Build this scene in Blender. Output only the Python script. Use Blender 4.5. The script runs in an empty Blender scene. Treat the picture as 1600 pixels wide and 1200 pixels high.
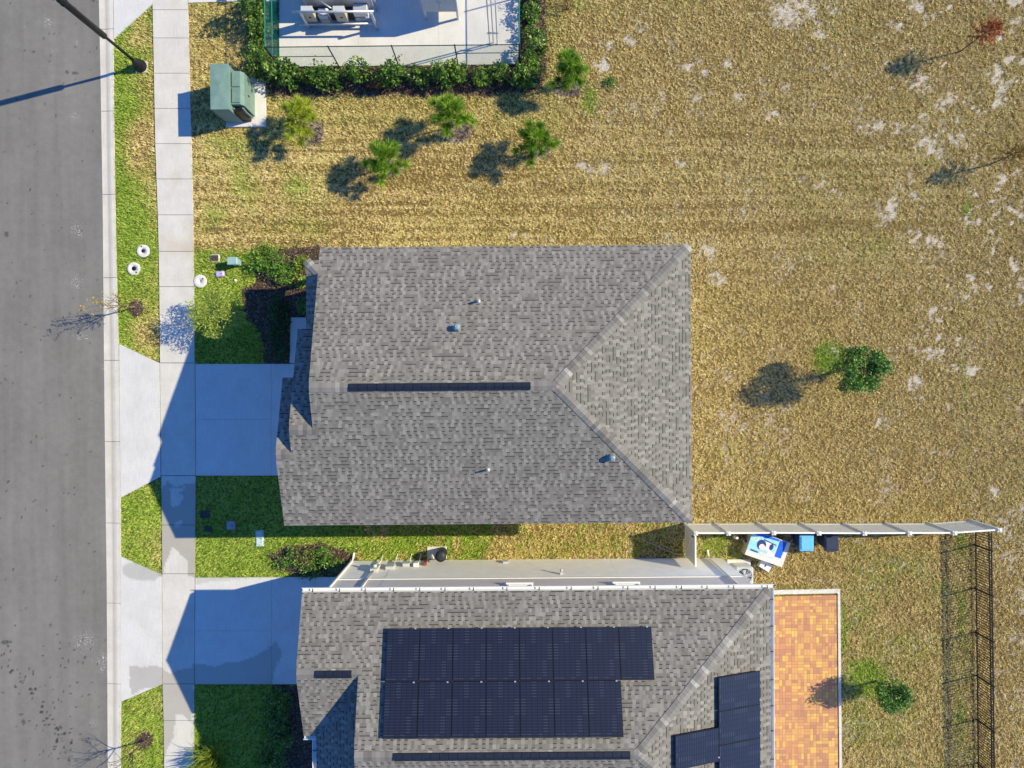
import bpy, bmesh, math, random
import numpy as np
from mathutils import Vector, Matrix

R = math.radians
random.seed(7)
rng = np.random.default_rng(11)
scene = bpy.context.scene
col = scene.collection

# ------------------------------------------------------------------ camera
H = 31.0            # drone height
FPX = 1109.0        # focal length in photo pixels (1600 wide)
TILT = -math.atan(15 / FPX)
YAW = R(-0.45)
ROT = Matrix.Rotation(YAW, 3, 'Z') @ Matrix.Rotation(TILT, 3, 'X')
RN = np.array(ROT)

def P(px, py, z=0.0):
    """photo pixel + height -> point in the world"""
    d = ROT @ Vector(((px - 800) / FPX, -(py - 600) / FPX, -1))
    t = (H - z) / -d.z
    return Vector((d.x * t, d.y * t, z))

def W2P(x, y, z=0.0):
    v = np.stack([x, y, np.zeros_like(x) + z - H], -1) @ RN
    return 800 + FPX * v[..., 0] / -v[..., 2], 600 - FPX * v[..., 1] / -v[..., 2]

def PX(x, y):
    p = P(x, y); return (p.x, p.y)

cam = bpy.data.cameras.new('camera'); camo = bpy.data.objects.new('camera', cam); col.objects.link(camo)
cam.sensor_width = 36; cam.lens = 36 * FPX / 1600; cam.clip_end = 2000; cam.clip_start = 0.5
camo.location = (0, 0, H); camo.rotation_euler = (TILT, 0, YAW)
scene.camera = camo

# ------------------------------------------------------------------ light
SUN_EL = R(37.8)
sd = Matrix.Rotation(YAW, 3, 'Z') @ Vector((0.9685, 0.249, 0))       # towards the sun on the ground
sun_dir = Vector((sd.x * math.cos(SUN_EL), sd.y * math.cos(SUN_EL), math.sin(SUN_EL)))
sl = bpy.data.lights.new('sun', 'SUN'); sl.energy = 5.0; sl.angle = R(0.5); sl.color = (1.0, 0.89, 0.60)
so = bpy.data.objects.new('sun', sl); col.objects.link(so)
so.rotation_euler = sun_dir.to_track_quat('Z', 'Y').to_euler()
w = bpy.data.worlds.new('World'); scene.world = w; w.use_nodes = True
wn = w.node_tree; wn.nodes.clear()
wo = wn.nodes.new('ShaderNodeOutputWorld'); wb = wn.nodes.new('ShaderNodeBackground')
sky = wn.nodes.new('ShaderNodeTexSky'); sky.sky_type = 'NISHITA'; sky.sun_disc = False
sky.sun_elevation = SUN_EL; sky.sun_rotation = math.atan2(sd.x, sd.y)
sky.air_density = 1.0; sky.dust_density = 0.0; sky.ozone_density = 6.0
wb.inputs[1].default_value = 0.125
tint = wn.nodes.new('ShaderNodeMix'); tint.data_type = 'RGBA'; tint.blend_type = 'MULTIPLY'; tint.inputs[0].default_value = 1.0
tint.inputs[7].default_value = (0.58, 0.93, 1.38, 1)       # clear, deep blue winter sky
wn.links.new(sky.outputs[0], tint.inputs[6]); wn.links.new(tint.outputs[2], wb.inputs[0]); wn.links.new(wb.outputs[0], wo.inputs[0])
scene.view_settings.view_transform = 'Standard'; scene.view_settings.look = 'None'
scene.view_settings.exposure = 0.55; scene.view_settings.gamma = 1.0

# ------------------------------------------------------------------ nodes
class NT:
    def __init__(s, name):
        s.m = bpy.data.materials.new(name); s.m.use_nodes = True
        s.t = s.m.node_tree; s.t.nodes.clear()
        s.o = s.t.nodes.new('ShaderNodeOutputMaterial'); s.b = s.t.nodes.new('ShaderNodeBsdfPrincipled')
        s.t.links.new(s.b.outputs[0], s.o.inputs[0])
        s.b.inputs['Roughness'].default_value = 0.85
        s.b.inputs['Specular IOR Level'].default_value = 0.25
    def put(s, sock, v):
        if isinstance(v, bpy.types.NodeSocket): s.t.links.new(v, sock)
        elif isinstance(v, (tuple, list)):
            sock.default_value = tuple(v) + (1.0,) if len(v) == 3 and len(sock.default_value) == 4 else tuple(v)
        else: sock.default_value = v
    def n(s, typ, ins=None, **pr):
        nd = s.t.nodes.new('ShaderNode' + typ)
        for k, v in pr.items(): setattr(nd, k, v)
        for k, v in (ins or {}).items(): s.put(nd.inputs[k], v)
        return nd
    def math(s, op, a, b=0.0, c=0.0, clamp=False):
        return s.n('Math', {0: a, 1: b, 2: c}, operation=op, use_clamp=clamp).outputs[0]
    def mix(s, f, a, b, blend='MIX'):
        nd = s.n('Mix', {0: f, 6: a, 7: b}, data_type='RGBA', blend_type=blend); return nd.outputs[2]
    def pos(s): return s.n('NewGeometry').outputs['Position']
    def attr(s, name): return s.n('Attribute', attribute_name=name).outputs['Fac']
    def uv(s): return s.n('UVMap', uv_map='uv').outputs[0]
    def noise(s, scale, detail=3, rough=0.55, vec=None, dist=0.0):
        return s.n('TexNoise', {'Vector': vec or s.pos(), 'Scale': scale, 'Detail': detail, 'Roughness': rough, 'Distortion': dist}).outputs[0]
    def ramp(s, f, stops, interp='LINEAR'):
        nd = s.n('ValToRGB', {0: f}); cr = nd.color_ramp; cr.interpolation = interp
        while len(cr.elements) < len(stops): cr.elements.new(0.5)
        for e, (p, c) in zip(cr.elements, stops):
            e.position = p; e.color = (c, c, c, 1) if not isinstance(c, tuple) else c + (1,)
        return nd.outputs[0]
    def scale(s, vec, v): return s.n('VectorMath', {0: vec, 1: v}, operation='MULTIPLY').outputs[0]
    def base(s, c): s.put(s.b.inputs['Base Color'], c); return s
    def rough(s, r): s.put(s.b.inputs['Roughness'], r); return s
    def bump(s, h, strength=0.4, dist=0.02):
        s.put(s.b.inputs['Normal'], s.n('Bump', {'Strength': strength, 'Distance': dist, 'Height': h}).outputs[0]); return s

def plain(name, c, rough=0.6, metal=0.0, var=0.12, scale=6.0, bump=0.0):
    t = NT(name)
    f = t.noise(scale, 4, 0.65)
    lo = tuple(v * (1 - var) for v in c); hi = tuple(min(1, v * (1 + var)) for v in c)
    t.base(t.ramp(f, [(0.3, lo), (0.7, hi)])); t.rough(rough); t.b.inputs['Metallic'].default_value = metal
    if bump: t.bump(t.noise(60, 3), bump, 0.004)
    return t.m

M = {}
def ground_mat():
    t = NT('dry turf soil')
    g, s_, mu = t.attr('green'), t.attr('sand'), t.attr('mulch')
    big, mid, fine = t.noise(0.5, 4, 0.6), t.noise(4, 4, 0.65), t.noise(30, 3, 0.7)
    dry = t.ramp(fine, [(0.3, (0.05, 0.030, 0.010)), (0.5, (0.14, 0.09, 0.032)), (0.75, (0.34, 0.24, 0.10))])
    dry = t.mix(t.math('MULTIPLY', t.ramp(mid, [(0.45, 0.0), (0.7, 1.0)]), 0.35), dry, (0.24, 0.17, 0.10))
    dry = t.mix(t.math('MULTIPLY', t.ramp(big, [(0.42, 0.0), (0.62, 1.0)]), 0.15), dry, (0.22, 0.175, 0.04))
    grn = t.ramp(fine, [(0.3, (0.035, 0.05, 0.008)), (0.55, (0.10, 0.13, 0.018)), (0.75, (0.22, 0.23, 0.04))])
    c = t.mix(g, dry, grn)
    sand = t.ramp(fine, [(0.3, (0.24, 0.195, 0.145)), (0.5, (0.42, 0.375, 0.315)), (0.68, (0.62, 0.585, 0.53))])
    sm = t.math('ADD', s_, t.math('MULTIPLY', t.math('SUBTRACT', t.noise(9, 4, 0.7), 0.5), 0.9))
    c = t.mix(t.ramp(sm, [(0.25, 0.0), (0.62, 1.0)]), c, sand)
    vo = t.n('TexVoronoi', {'Vector': t.pos(), 'Scale': 22.0}).outputs['Color']
    mul = t.ramp(vo, [(0.2, (0.04, 0.026, 0.02)), (0.6, (0.13, 0.085, 0.063)), (0.95, (0.30, 0.215, 0.16))])
    c = t.mix(mu, c, mul)
    t.base(c); t.rough(1.0); t.bump(fine, 0.6, 0.03)
    return t.m
M['ground'] = ground_mat()

def blade_mat():
    t = NT('grass blades')
    g, r_ = t.attr('green'), t.attr('tone')
    mid = t.noise(1.3, 3, 0.6)
    dry = t.ramp(r_, [(0.0, (0.16, 0.105, 0.026)), (0.28, (0.46, 0.325, 0.10)), (0.6, (0.72, 0.555, 0.22)), (1.0, (0.88, 0.76, 0.42))])
    dry = t.mix(t.math('MULTIPLY', t.ramp(mid, [(0.40, 0.1), (0.66, 1.0)]), 0.35), dry, t.ramp(r_, [(0.0, (0.15, 0.12, 0.02)), (0.5, (0.58, 0.47, 0.11)), (1.0, (0.82, 0.71, 0.26))]))
    grn = t.ramp(r_, [(0.0, (0.05, 0.10, 0.012)), (0.3, (0.16, 0.30, 0.026)), (0.65, (0.36, 0.50, 0.06)), (1.0, (0.60, 0.68, 0.15))])
    t.base(t.mix(g, dry, grn)); t.rough(0.8)
    return t.m
M['blade'] = blade_mat()

def leaf_mat(name, stops, rough=0.5, trans=0.25):
    t = NT(name)
    c = t.ramp(t.attr('tone'), stops); t.base(c); t.rough(rough); t.b.inputs['Specular IOR Level'].default_value = 0.35
    tr = t.n('BsdfTranslucent', {0: c})
    mx = t.n('MixShader', {0: trans, 1: t.b.outputs[0], 2: tr.outputs[0]})
    t.t.links.new(mx.outputs[0], t.o.inputs[0])
    return t.m
M['hedge'] = leaf_mat('hedge leaf', [(0, (0.02, 0.05, 0.008)), (0.5, (0.075, 0.17, 0.02)), (0.82, (0.22, 0.34, 0.04)), (1, (0.46, 0.54, 0.10))], 0.4)
M['hedge_red'] = leaf_mat('rusty hedge leaf', [(0, (0.05, 0.05, 0.012)), (0.5, (0.16, 0.09, 0.035)), (1, (0.33, 0.16, 0.08))])
M['needle'] = leaf_mat('pine needle', [(0, (0.035, 0.10, 0.01)), (0.5, (0.16, 0.33, 0.022)), (1, (0.42, 0.56, 0.05))], 0.45, 0.2)
M['needle_y'] = leaf_mat('yellow pine needle', [(0, (0.12, 0.18, 0.012)), (0.5, (0.40, 0.48, 0.035)), (1, (0.66, 0.68, 0.10))], 0.45, 0.2)
M['oak'] = leaf_mat('oak leaf', [(0, (0.02, 0.06, 0.01)), (0.5, (0.07, 0.18, 0.02)), (1, (0.26, 0.42, 0.06))], 0.45, 0.15)
M['lime'] = leaf_mat('lime green leaf', [(0, (0.09, 0.14, 0.012)), (0.5, (0.22, 0.30, 0.025)), (1, (0.46, 0.52, 0.10))])
M['bright'] = leaf_mat('bright green leaf', [(0, (0.03, 0.09, 0.01)), (0.5, (0.10, 0.24, 0.02)), (1, (0.32, 0.46, 0.06))])
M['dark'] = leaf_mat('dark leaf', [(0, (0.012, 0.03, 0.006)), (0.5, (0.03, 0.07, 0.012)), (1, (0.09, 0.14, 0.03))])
M['olive'] = leaf_mat('olive leaf', [(0, (0.05, 0.07, 0.015)), (0.5, (0.15, 0.19, 0.04)), (1, (0.34, 0.34, 0.09))])
M['russet'] = leaf_mat('russet needle', [(0, (0.16, 0.03, 0.008)), (0.5, (0.36, 0.08, 0.018)), (1, (0.52, 0.17, 0.05))])
M['bronze'] = leaf_mat('bronze needle', [(0, (0.12, 0.075, 0.015)), (0.5, (0.26, 0.16, 0.03)), (1, (0.42, 0.27, 0.06))])
M['yellow'] = leaf_mat('yellow autumn leaf', [(0, (0.22, 0.19, 0.02)), (0.5, (0.42, 0.33, 0.04)), (1, (0.56, 0.36, 0.07))])
M['bark'] = plain('bark', (0.11, 0.08, 0.06), 0.95, var=0.35, scale=20)
M['bark_grey'] = plain('pale bark', (0.26, 0.22, 0.18), 0.95, var=0.3, scale=20)
def chip_mat():
    t = NT('wood chips')
    t.base(t.ramp(t.attr('tone'), [(0, (0.03, 0.02, 0.016)), (0.5, (0.095, 0.062, 0.048)), (0.85, (0.2, 0.14, 0.105)), (1, (0.38, 0.30, 0.24))])); t.rough(0.95)
    return t.m
M['chip'] = chip_mat()

def concrete(name, c, dirt=0.25):
    t = NT(name)
    a, b = t.noise(1.2, 5, 0.6), t.noise(14, 4, 0.7)
    fine = t.noise(90, 2)
    brush = t.noise(1.0, 4, 0.6, vec=t.scale(t.pos(), (55.0, 1.5, 1.0)))
    k = tuple(v * (1 - dirt) for v in c)
    cc = t.mix(t.ramp(a, [(0.32, 0.0), (0.72, 1.0)]), k, c)
    cc = t.mix(t.math('MULTIPLY', t.ramp(b, [(0.52, 0.0), (0.78, 1.0)]), 0.4), cc, tuple(v * 0.6 for v in c))
    cc = t.mix(0.24, cc, brush, 'OVERLAY'); cc = t.mix(0.12, cc, fine, 'OVERLAY')
    smu = t.ramp(t.noise(0.55, 6, 0.7, dist=1.2), [(0.5, 0.0), (0.78, 1.0)]); cc = t.mix(t.math('MULTIPLY', smu, 0.3), cc, tuple(v * f for v, f in zip(c, (0.62, 0.58, 0.52))))
    sp = t.n('TexVoronoi', {'Vector': t.pos(), 'Scale': 1.7}).outputs['Distance']
    cc = t.mix(t.math('LESS_THAN', sp, 0.022), cc, (0.12, 0.11, 0.10))
    cc = t.mix(t.attr('rust'), cc, tuple(v * f for v, f in zip(c, (0.76, 0.68, 0.56))))
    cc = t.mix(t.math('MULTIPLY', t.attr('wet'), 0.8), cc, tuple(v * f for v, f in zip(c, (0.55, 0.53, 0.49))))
    t.base(cc); t.rough(t.math('SUBTRACT', 0.9, t.math('MULTIPLY', t.attr('wet'), 0.3))); t.bump(fine, 0.15, 0.004)
    return t.m
M['drive'] = concrete('driveway concrete', (0.565, 0.555, 0.53), 0.10)
M['walk'] = concrete('sidewalk concrete', (0.565, 0.54, 0.49), 0.15)
M['kerb'] = concrete('kerb concrete', (0.60, 0.565, 0.50), 0.18)
M['slab'] = concrete('yard slab concrete', (0.62, 0.60, 0.56), 0.12)

def asphalt():
    t = NT('asphalt')
    a = t.noise(0.35, 4, 0.55); b = t.noise(3, 5, 0.7); fine = t.noise(70, 3, 0.7)
    st = t.noise(1.0, 3, 0.5, vec=t.scale(t.pos(), (2.2, 0.12, 1.0)))
    c = t.ramp(a, [(0.3, (0.150, 0.142, 0.128)), (0.7, (0.182, 0.173, 0.156))])
    c = t.mix(0.22, c, st, 'OVERLAY'); c = t.mix(0.22, c, b, 'OVERLAY'); c = t.mix(0.30, c, fine, 'OVERLAY')
    v1 = t.n('TexVoronoi', {'Vector': t.n('VectorMath', {0: t.pos(), 1: t.n('VectorMath', {0: t.n('TexNoise', {'Vector': t.pos(), 'Scale': 6.0}).outputs['Color'], 1: (0.3, 0.3, 0.0)}, operation='MULTIPLY').outputs[0]}, operation='ADD').outputs[0], 'Scale': 1.25}).outputs['Distance']
    dn = t.noise(0.7, 2)
    c = t.mix(t.math('MULTIPLY', t.math('LESS_THAN', v1, t.math('MULTIPLY', dn, 0.085)), 0.75), c, (0.035, 0.035, 0.036))
    v2 = t.n('TexVoronoi', {'Vector': t.pos(), 'Scale': 3.7}).outputs['Distance']
    c = t.mix(t.math('MULTIPLY', t.math('LESS_THAN', v2, t.math('MULTIPLY', t.noise(1.1, 2), 0.07)), 0.45), c, (0.06, 0.06, 0.06))
    c = t.mix(t.attr('tar'), c, (0.03, 0.03, 0.031))
    sc = t.math('MULTIPLY', t.attr('scuff'), t.ramp(t.noise(16, 3, 0.7), [(0.54, 0.0), (0.66, 1.0)]))
    c = t.mix(sc, c, (0.46, 0.45, 0.44))
    t.base(c); t.rough(0.92); t.bump(fine, 0.4, 0.006)
    return t.m
M['asphalt'] = asphalt()

def shingle():
    t = NT('asphalt shingles')
    sx = t.n('SeparateXYZ', {0: t.uv()}); u, v = sx.outputs[0], sx.outputs[1]
    CH = 0.139
    vr = t.math('DIVIDE', v, CH); row = t.math('FLOOR', vr); fr = t.math('FRACT', vr)
    off = t.math('MULTIPLY', t.n('TexWhiteNoise', {'W': row}, noise_dimensions='1D').outputs[0], 9.0)
    def cell(wd, k):
        cx = t.math('FLOOR', t.math('ADD', t.math('DIVIDE', u, wd), t.math('MULTIPLY', off, k)))
        return t.n('TexWhiteNoise', {0: t.n('CombineXYZ', {0: cx, 1: row, 2: k}).outputs[0]}, noise_dimensions='3D').outputs[0]
    cx = t.math('FLOOR', t.math('ADD', t.math('DIVIDE', u, 0.122), off))
    r1, r2, r3 = cell(0.122, 1.0), cell(0.061, 2.0), cell(0.122, 1.00001)
    par = t.math('FRACT', t.math('MULTIPLY', cx, 0.5)); par = t.math('GREATER_THAN', par, 0.25)
    flip = t.math('LESS_THAN', r1, 0.17)
    par = t.math('ABSOLUTE', t.math('SUBTRACT', par, flip))
    tone = t.math('ADD', t.math('MULTIPLY', par, 0.29), t.math('ADD', t.math('MULTIPLY', r3, 0.29), t.math('MULTIPLY', r2, 0.14)))
    tone = t.math('ADD', tone, t.math('MULTIPLY', t.math('SUBTRACT', t.noise(0.55, 5, 0.6), 0.5), 0.28))
    c = t.ramp(tone, [(0.0, (0.128, 0.119, 0.102)), (0.3, (0.160, 0.149, 0.129)), (0.5, (0.195, 0.182, 0.159)), (0.75, (0.268, 0.252, 0.222))])
    band = t.math('MULTIPLY', t.math('GREATER_THAN', fr, 0.76), t.math('MULTIPLY', t.math('LESS_THAN', par, 0.5), t.math('LESS_THAN', cell(0.122, 1.00002), 0.72)))
    c = t.mix(t.math('MULTIPLY', band, 0.93), c, (0.034, 0.033, 0.031))
    c = t.mix(0.25, c, t.noise(160, 2), 'OVERLAY')
    t.base(c); t.rough(0.95)
    hgt = t.math('ADD', t.math('MULTIPLY', par, 0.5), t.math('SUBTRACT', 1.0, fr))
    t.bump(hgt, 0.35, 0.012)
    return t.m
M['shingle'] = shingle()
def captone():
    t = NT('cap shingles')
    c = t.ramp(t.attr('tone'), [(0.0, (0.13, 0.121, 0.108)), (0.45, (0.18, 0.168, 0.151)), (0.8, (0.225, 0.21, 0.19)), (1.0, (0.32, 0.30, 0.272))])
    t.base(t.mix(0.2, c, t.noise(90, 2), 'OVERLAY')); t.rough(0.95); return t.m
M['cap'] = captone()

def solar():
    t = NT('solar cells')
    sx = t.n('SeparateXYZ', {0: t.uv()}); u, v = sx.outputs[0], sx.outputs[1]
    fu, fv = t.math('FRACT', t.math('DIVIDE', u, 0.19)), t.math('FRACT', t.math('DIVIDE', v, 0.092))
    cu, cv = t.math('FLOOR', t.math('DIVIDE', u, 0.19)), t.math('FLOOR', t.math('DIVIDE', v, 0.092))
    colr = t.n('TexWhiteNoise', {0: t.n('CombineXYZ', {0: cu, 1: t.math('FLOOR', t.math('DIVIDE', v, 0.55))}).outputs[0]}, noise_dimensions='2D').outputs[0]
    lv = t.math('MULTIPLY', t.math('LESS_THAN', fv, 0.3), t.math('ADD', 0.3, t.math('MULTIPLY', t.math('LESS_THAN', colr, 0.5), 0.6)))
    lu = t.math('LESS_THAN', fu, 0.09)
    c = t.mix(t.math('MULTIPLY', t.noise(0.8, 2), 0.8), (0.008, 0.009, 0.017), (0.014, 0.016, 0.028))
    c = t.mix(t.math('MULTIPLY', lv, 0.7), c, (0.050, 0.057, 0.078))
    c = t.mix(t.math('MULTIPLY', lu, 0.8), c, (0.004, 0.005, 0.009))
    t.base(c); t.rough(0.32); t.b.inputs['Specular IOR Level'].default_value = 0.5
    t.b.inputs['Coat Weight'].default_value = 0.15; t.b.inputs['Coat Roughness'].default_value = 0.2
    return t.m
M['solar'] = solar()

def siding(name, c, pitch):
    t = NT(name)
    z = t.n('SeparateXYZ', {0: t.pos()}).outputs[2]
    fr = t.math('FRACT', t.math('DIVIDE', z, pitch))
    n = t.noise(1.2, 4, 0.6, vec=t.scale(t.pos(), (0.6, 0.6, 6.0)))
    cc = t.ramp(n, [(0.3, tuple(v * 0.88 for v in c)), (0.7, c)])
    t.base(cc); t.rough(0.7); t.bump(fr, 0.5, 0.012); return t.m
M['wall_up'] = siding('lap siding', (0.66, 0.61, 0.58), 0.18)
M['wall_lo'] = plain('painted stucco', (0.80, 0.78, 0.74), 0.85, var=0.05, scale=2, bump=0.3)
M['white'] = plain('white paint', (0.68, 0.68, 0.66), 0.4, var=0.04)
M['vinyl'] = plain('beige vinyl', (0.60, 0.575, 0.49), 0.45, var=0.05, scale=2)
M['vinyl_lit'] = plain('lit pale vinyl', (0.83, 0.80, 0.72), 0.4, var=0.04)  # vinyl of the rails, with light from above put into a brighter colour
M['black'] = plain('black powder coat', (0.012, 0.012, 0.015), 0.4, var=0.2)
M['navyblack'] = plain('dark plastic', (0.012, 0.016, 0.028), 0.5, var=0.2)
M['glass'] = plain('window glass', (0.03, 0.04, 0.05), 0.08, var=0.1)
M['green_metal'] = plain('green utility paint', (0.150, 0.235, 0.200), 0.5, var=0.13, scale=3)
M['fence_green'] = plain('green vinyl coat', (0.012, 0.19, 0.145), 0.4, var=0.15)
M['fence_dark'] = plain('dark green coat', (0.01, 0.035, 0.032), 0.45, var=0.15)
M['steel'] = plain('galvanised steel', (0.52, 0.53, 0.54), 0.45, 0.5, var=0.15, scale=10)
M['lightgrey'] = plain('light grey paint', (0.44, 0.455, 0.46), 0.45, var=0.08)
M['tan'] = plain('tan enamel', (0.50, 0.43, 0.30), 0.5, var=0.06)
M['bluelid'] = plain('sky blue plastic', (0.13, 0.44, 0.72), 0.45, var=0.12, scale=12)
M['navy'] = plain('navy plastic', (0.018, 0.035, 0.10), 0.45, var=0.15)
M['navylid'] = plain('dark navy plastic', (0.025, 0.033, 0.065), 0.5, var=0.2)
M['carton'] = plain('cardboard', (0.52, 0.42, 0.29), 0.85, var=0.1)
M['cyan'] = plain('light blue print', (0.27, 0.57, 0.68), 0.35, var=0.12, scale=9)
M['royal'] = plain('royal blue print', (0.02, 0.12, 0.60), 0.35, var=0.15, scale=8)
M['ink'] = plain('dark ink', (0.03, 0.05, 0.18), 0.4)
M['pinkink'] = plain('pale pink print', (0.72, 0.60, 0.68), 0.4)
M['lav'] = plain('lavender plastic', (0.42, 0.36, 0.62), 0.5, var=0.25, scale=30)
M['teal'] = plain('grey green plastic', (0.25, 0.38, 0.36), 0.5, var=0.15, scale=12)
M['paleblue'] = plain('weathered pale lid', (0.42, 0.55, 0.54), 0.6, var=0.3, scale=14)
M['lid'] = plain('dark lid', (0.03, 0.034, 0.045), 0.5, var=0.25, scale=14)
M['greylid'] = plain('grey lid', (0.25, 0.27, 0.29), 0.6, var=0.2, scale=14)
M['brown'] = plain('brown iron', (0.07, 0.045, 0.035), 0.8, var=0.3, scale=30)
M['hoodvent'] = plain('pale blue grey metal', (0.22, 0.26, 0.27), 0.45, 0.1, var=0.1)
M['pvc'] = plain('pale pipe', (0.58, 0.57, 0.54), 0.5, var=0.05)
M['red'] = plain('dull red', (0.25, 0.05, 0.04), 0.5)
M['garage'] = plain('garage door paint', (0.74, 0.73, 0.70), 0.5, var=0.04)
M['door'] = plain('dark blue door', (0.06, 0.09, 0.14), 0.45)
M['stake'] = plain('wood stake', (0.36, 0.26, 0.16), 0.9, var=0.2, scale=20)
M['rope'] = plain('pale hose', (0.6, 0.56, 0.48), 0.6)

def paver():
    t = NT('clay pavers')
    B = 0.135
    sx = t.n('SeparateXYZ', {0: t.pos()}); x, y = sx.outputs[0], sx.outputs[1]
    # basket of mixed squares and double stones
    gx, gy = t.math('FLOOR', t.math('DIVIDE', x, 2 * B)), t.math('FLOOR', t.math('DIVIDE', y, 2 * B))
    kind = t.n('TexWhiteNoise', {0: t.n('CombineXYZ', {0: gx, 1: gy, 2: 3.0}).outputs[0]}, noise_dimensions='3D').outputs[0]
    hx, hy = t.math('FLOOR', t.math('DIVIDE', x, B)), t.math('FLOOR', t.math('DIVIDE', y, B))
    horiz, vert = t.math('LESS_THAN', kind, 0.36), t.math('GREATER_THAN', kind, 0.72)
    both = t.math('SUBTRACT', 1.0, t.math('ADD', horiz, vert))
    big = t.math('MULTIPLY', both, t.math('GREATER_THAN', kind, 0.56))
    idx = t.math('MULTIPLY', hx, t.math('MAXIMUM', vert, t.math('SUBTRACT', both, big)))
    idy = t.math('MULTIPLY', hy, t.math('MAXIMUM', horiz, t.math('SUBTRACT', both, big)))
    idv = t.n('CombineXYZ', {0: t.math('ADD', t.math('MULTIPLY', gx, 7.13), idx), 1: t.math('ADD', t.math('MULTIPLY', gy, 5.71), idy), 2: kind}).outputs[0]
    r1 = t.n('TexWhiteNoise', {0: idv}, noise_dimensions='3D').outputs[0]
    rr = t.math('ADD', t.math('MULTIPLY', r1, 0.75), t.math('MULTIPLY', t.noise(1.4, 3), 0.28))
    c = t.ramp(rr, [(0.12, (0.38, 0.18, 0.115)), (0.4, (0.49, 0.24, 0.115)), (0.68, (0.55, 0.295, 0.11)), (0.9, (0.63, 0.41, 0.10))])
    fx, fy = t.math('FRACT', t.math('DIVIDE', x, 2 * B)), t.math('FRACT', t.math('DIVIDE', y, 2 * B))
    j = t.math('MAXIMUM', t.math('LESS_THAN', fx, 0.06), t.math('LESS_THAN', fy, 0.06))
    hxf, hyf = t.math('LESS_THAN', t.math('FRACT', t.math('DIVIDE', x, B)), 0.12), t.math('LESS_THAN', t.math('FRACT', t.math('DIVIDE', y, B)), 0.12)
    sm_ = t.math('SUBTRACT', both, big)
    j = t.math('MAXIMUM', j, t.math('MAXIMUM', t.math('MULTIPLY', hxf, t.math('MAXIMUM', vert, sm_)), t.math('MULTIPLY', hyf, t.math('MAXIMUM', horiz, sm_))))
    c = t.mix(t.math('MULTIPLY', j, 0.6), c, (0.20, 0.115, 0.08)); c = t.mix(t.math('MULTIPLY', t.ramp(t.noise(1.1, 5, 0.7), [(0.5, 0.0), (0.75, 1.0)]), 0.3), c, (0.30, 0.19, 0.12))
    c = t.mix(0.2, c, t.noise(60, 2), 'OVERLAY')
    t.base(c); t.rough(0.85); return t.m
M['paver'] = paver()

# ------------------------------------------------------------------ objects
def tag(o, label=None, cat=None, group=None, kind=None):
    if label: o['label'] = label
    if cat: o['category'] = cat
    if group: o['group'] = group
    if kind: o['kind'] = kind
    return o
def thing(name, label, cat, loc=(0, 0, 0), rotz=0.0, group=None):
    o = bpy.data.objects.new(name, None); col.objects.link(o); o.empty_display_size = 0.3
    o.location = loc; o.rotation_euler = (0, 0, rotz)
    return tag(o, label, cat, group)
def link(name, me, mat, parent=None, shift=None):
    if shift is not None:
        me.transform(Matrix.Translation(-Vector(shift)))
    if mat: me.materials.append(M[mat] if isinstance(mat, str) else mat)
    o = bpy.data.objects.new(name, me); col.objects.link(o)
    if parent: o.parent = parent
    return o
def root_of(o):
    while o.parent: o = o.parent
    return o

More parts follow.
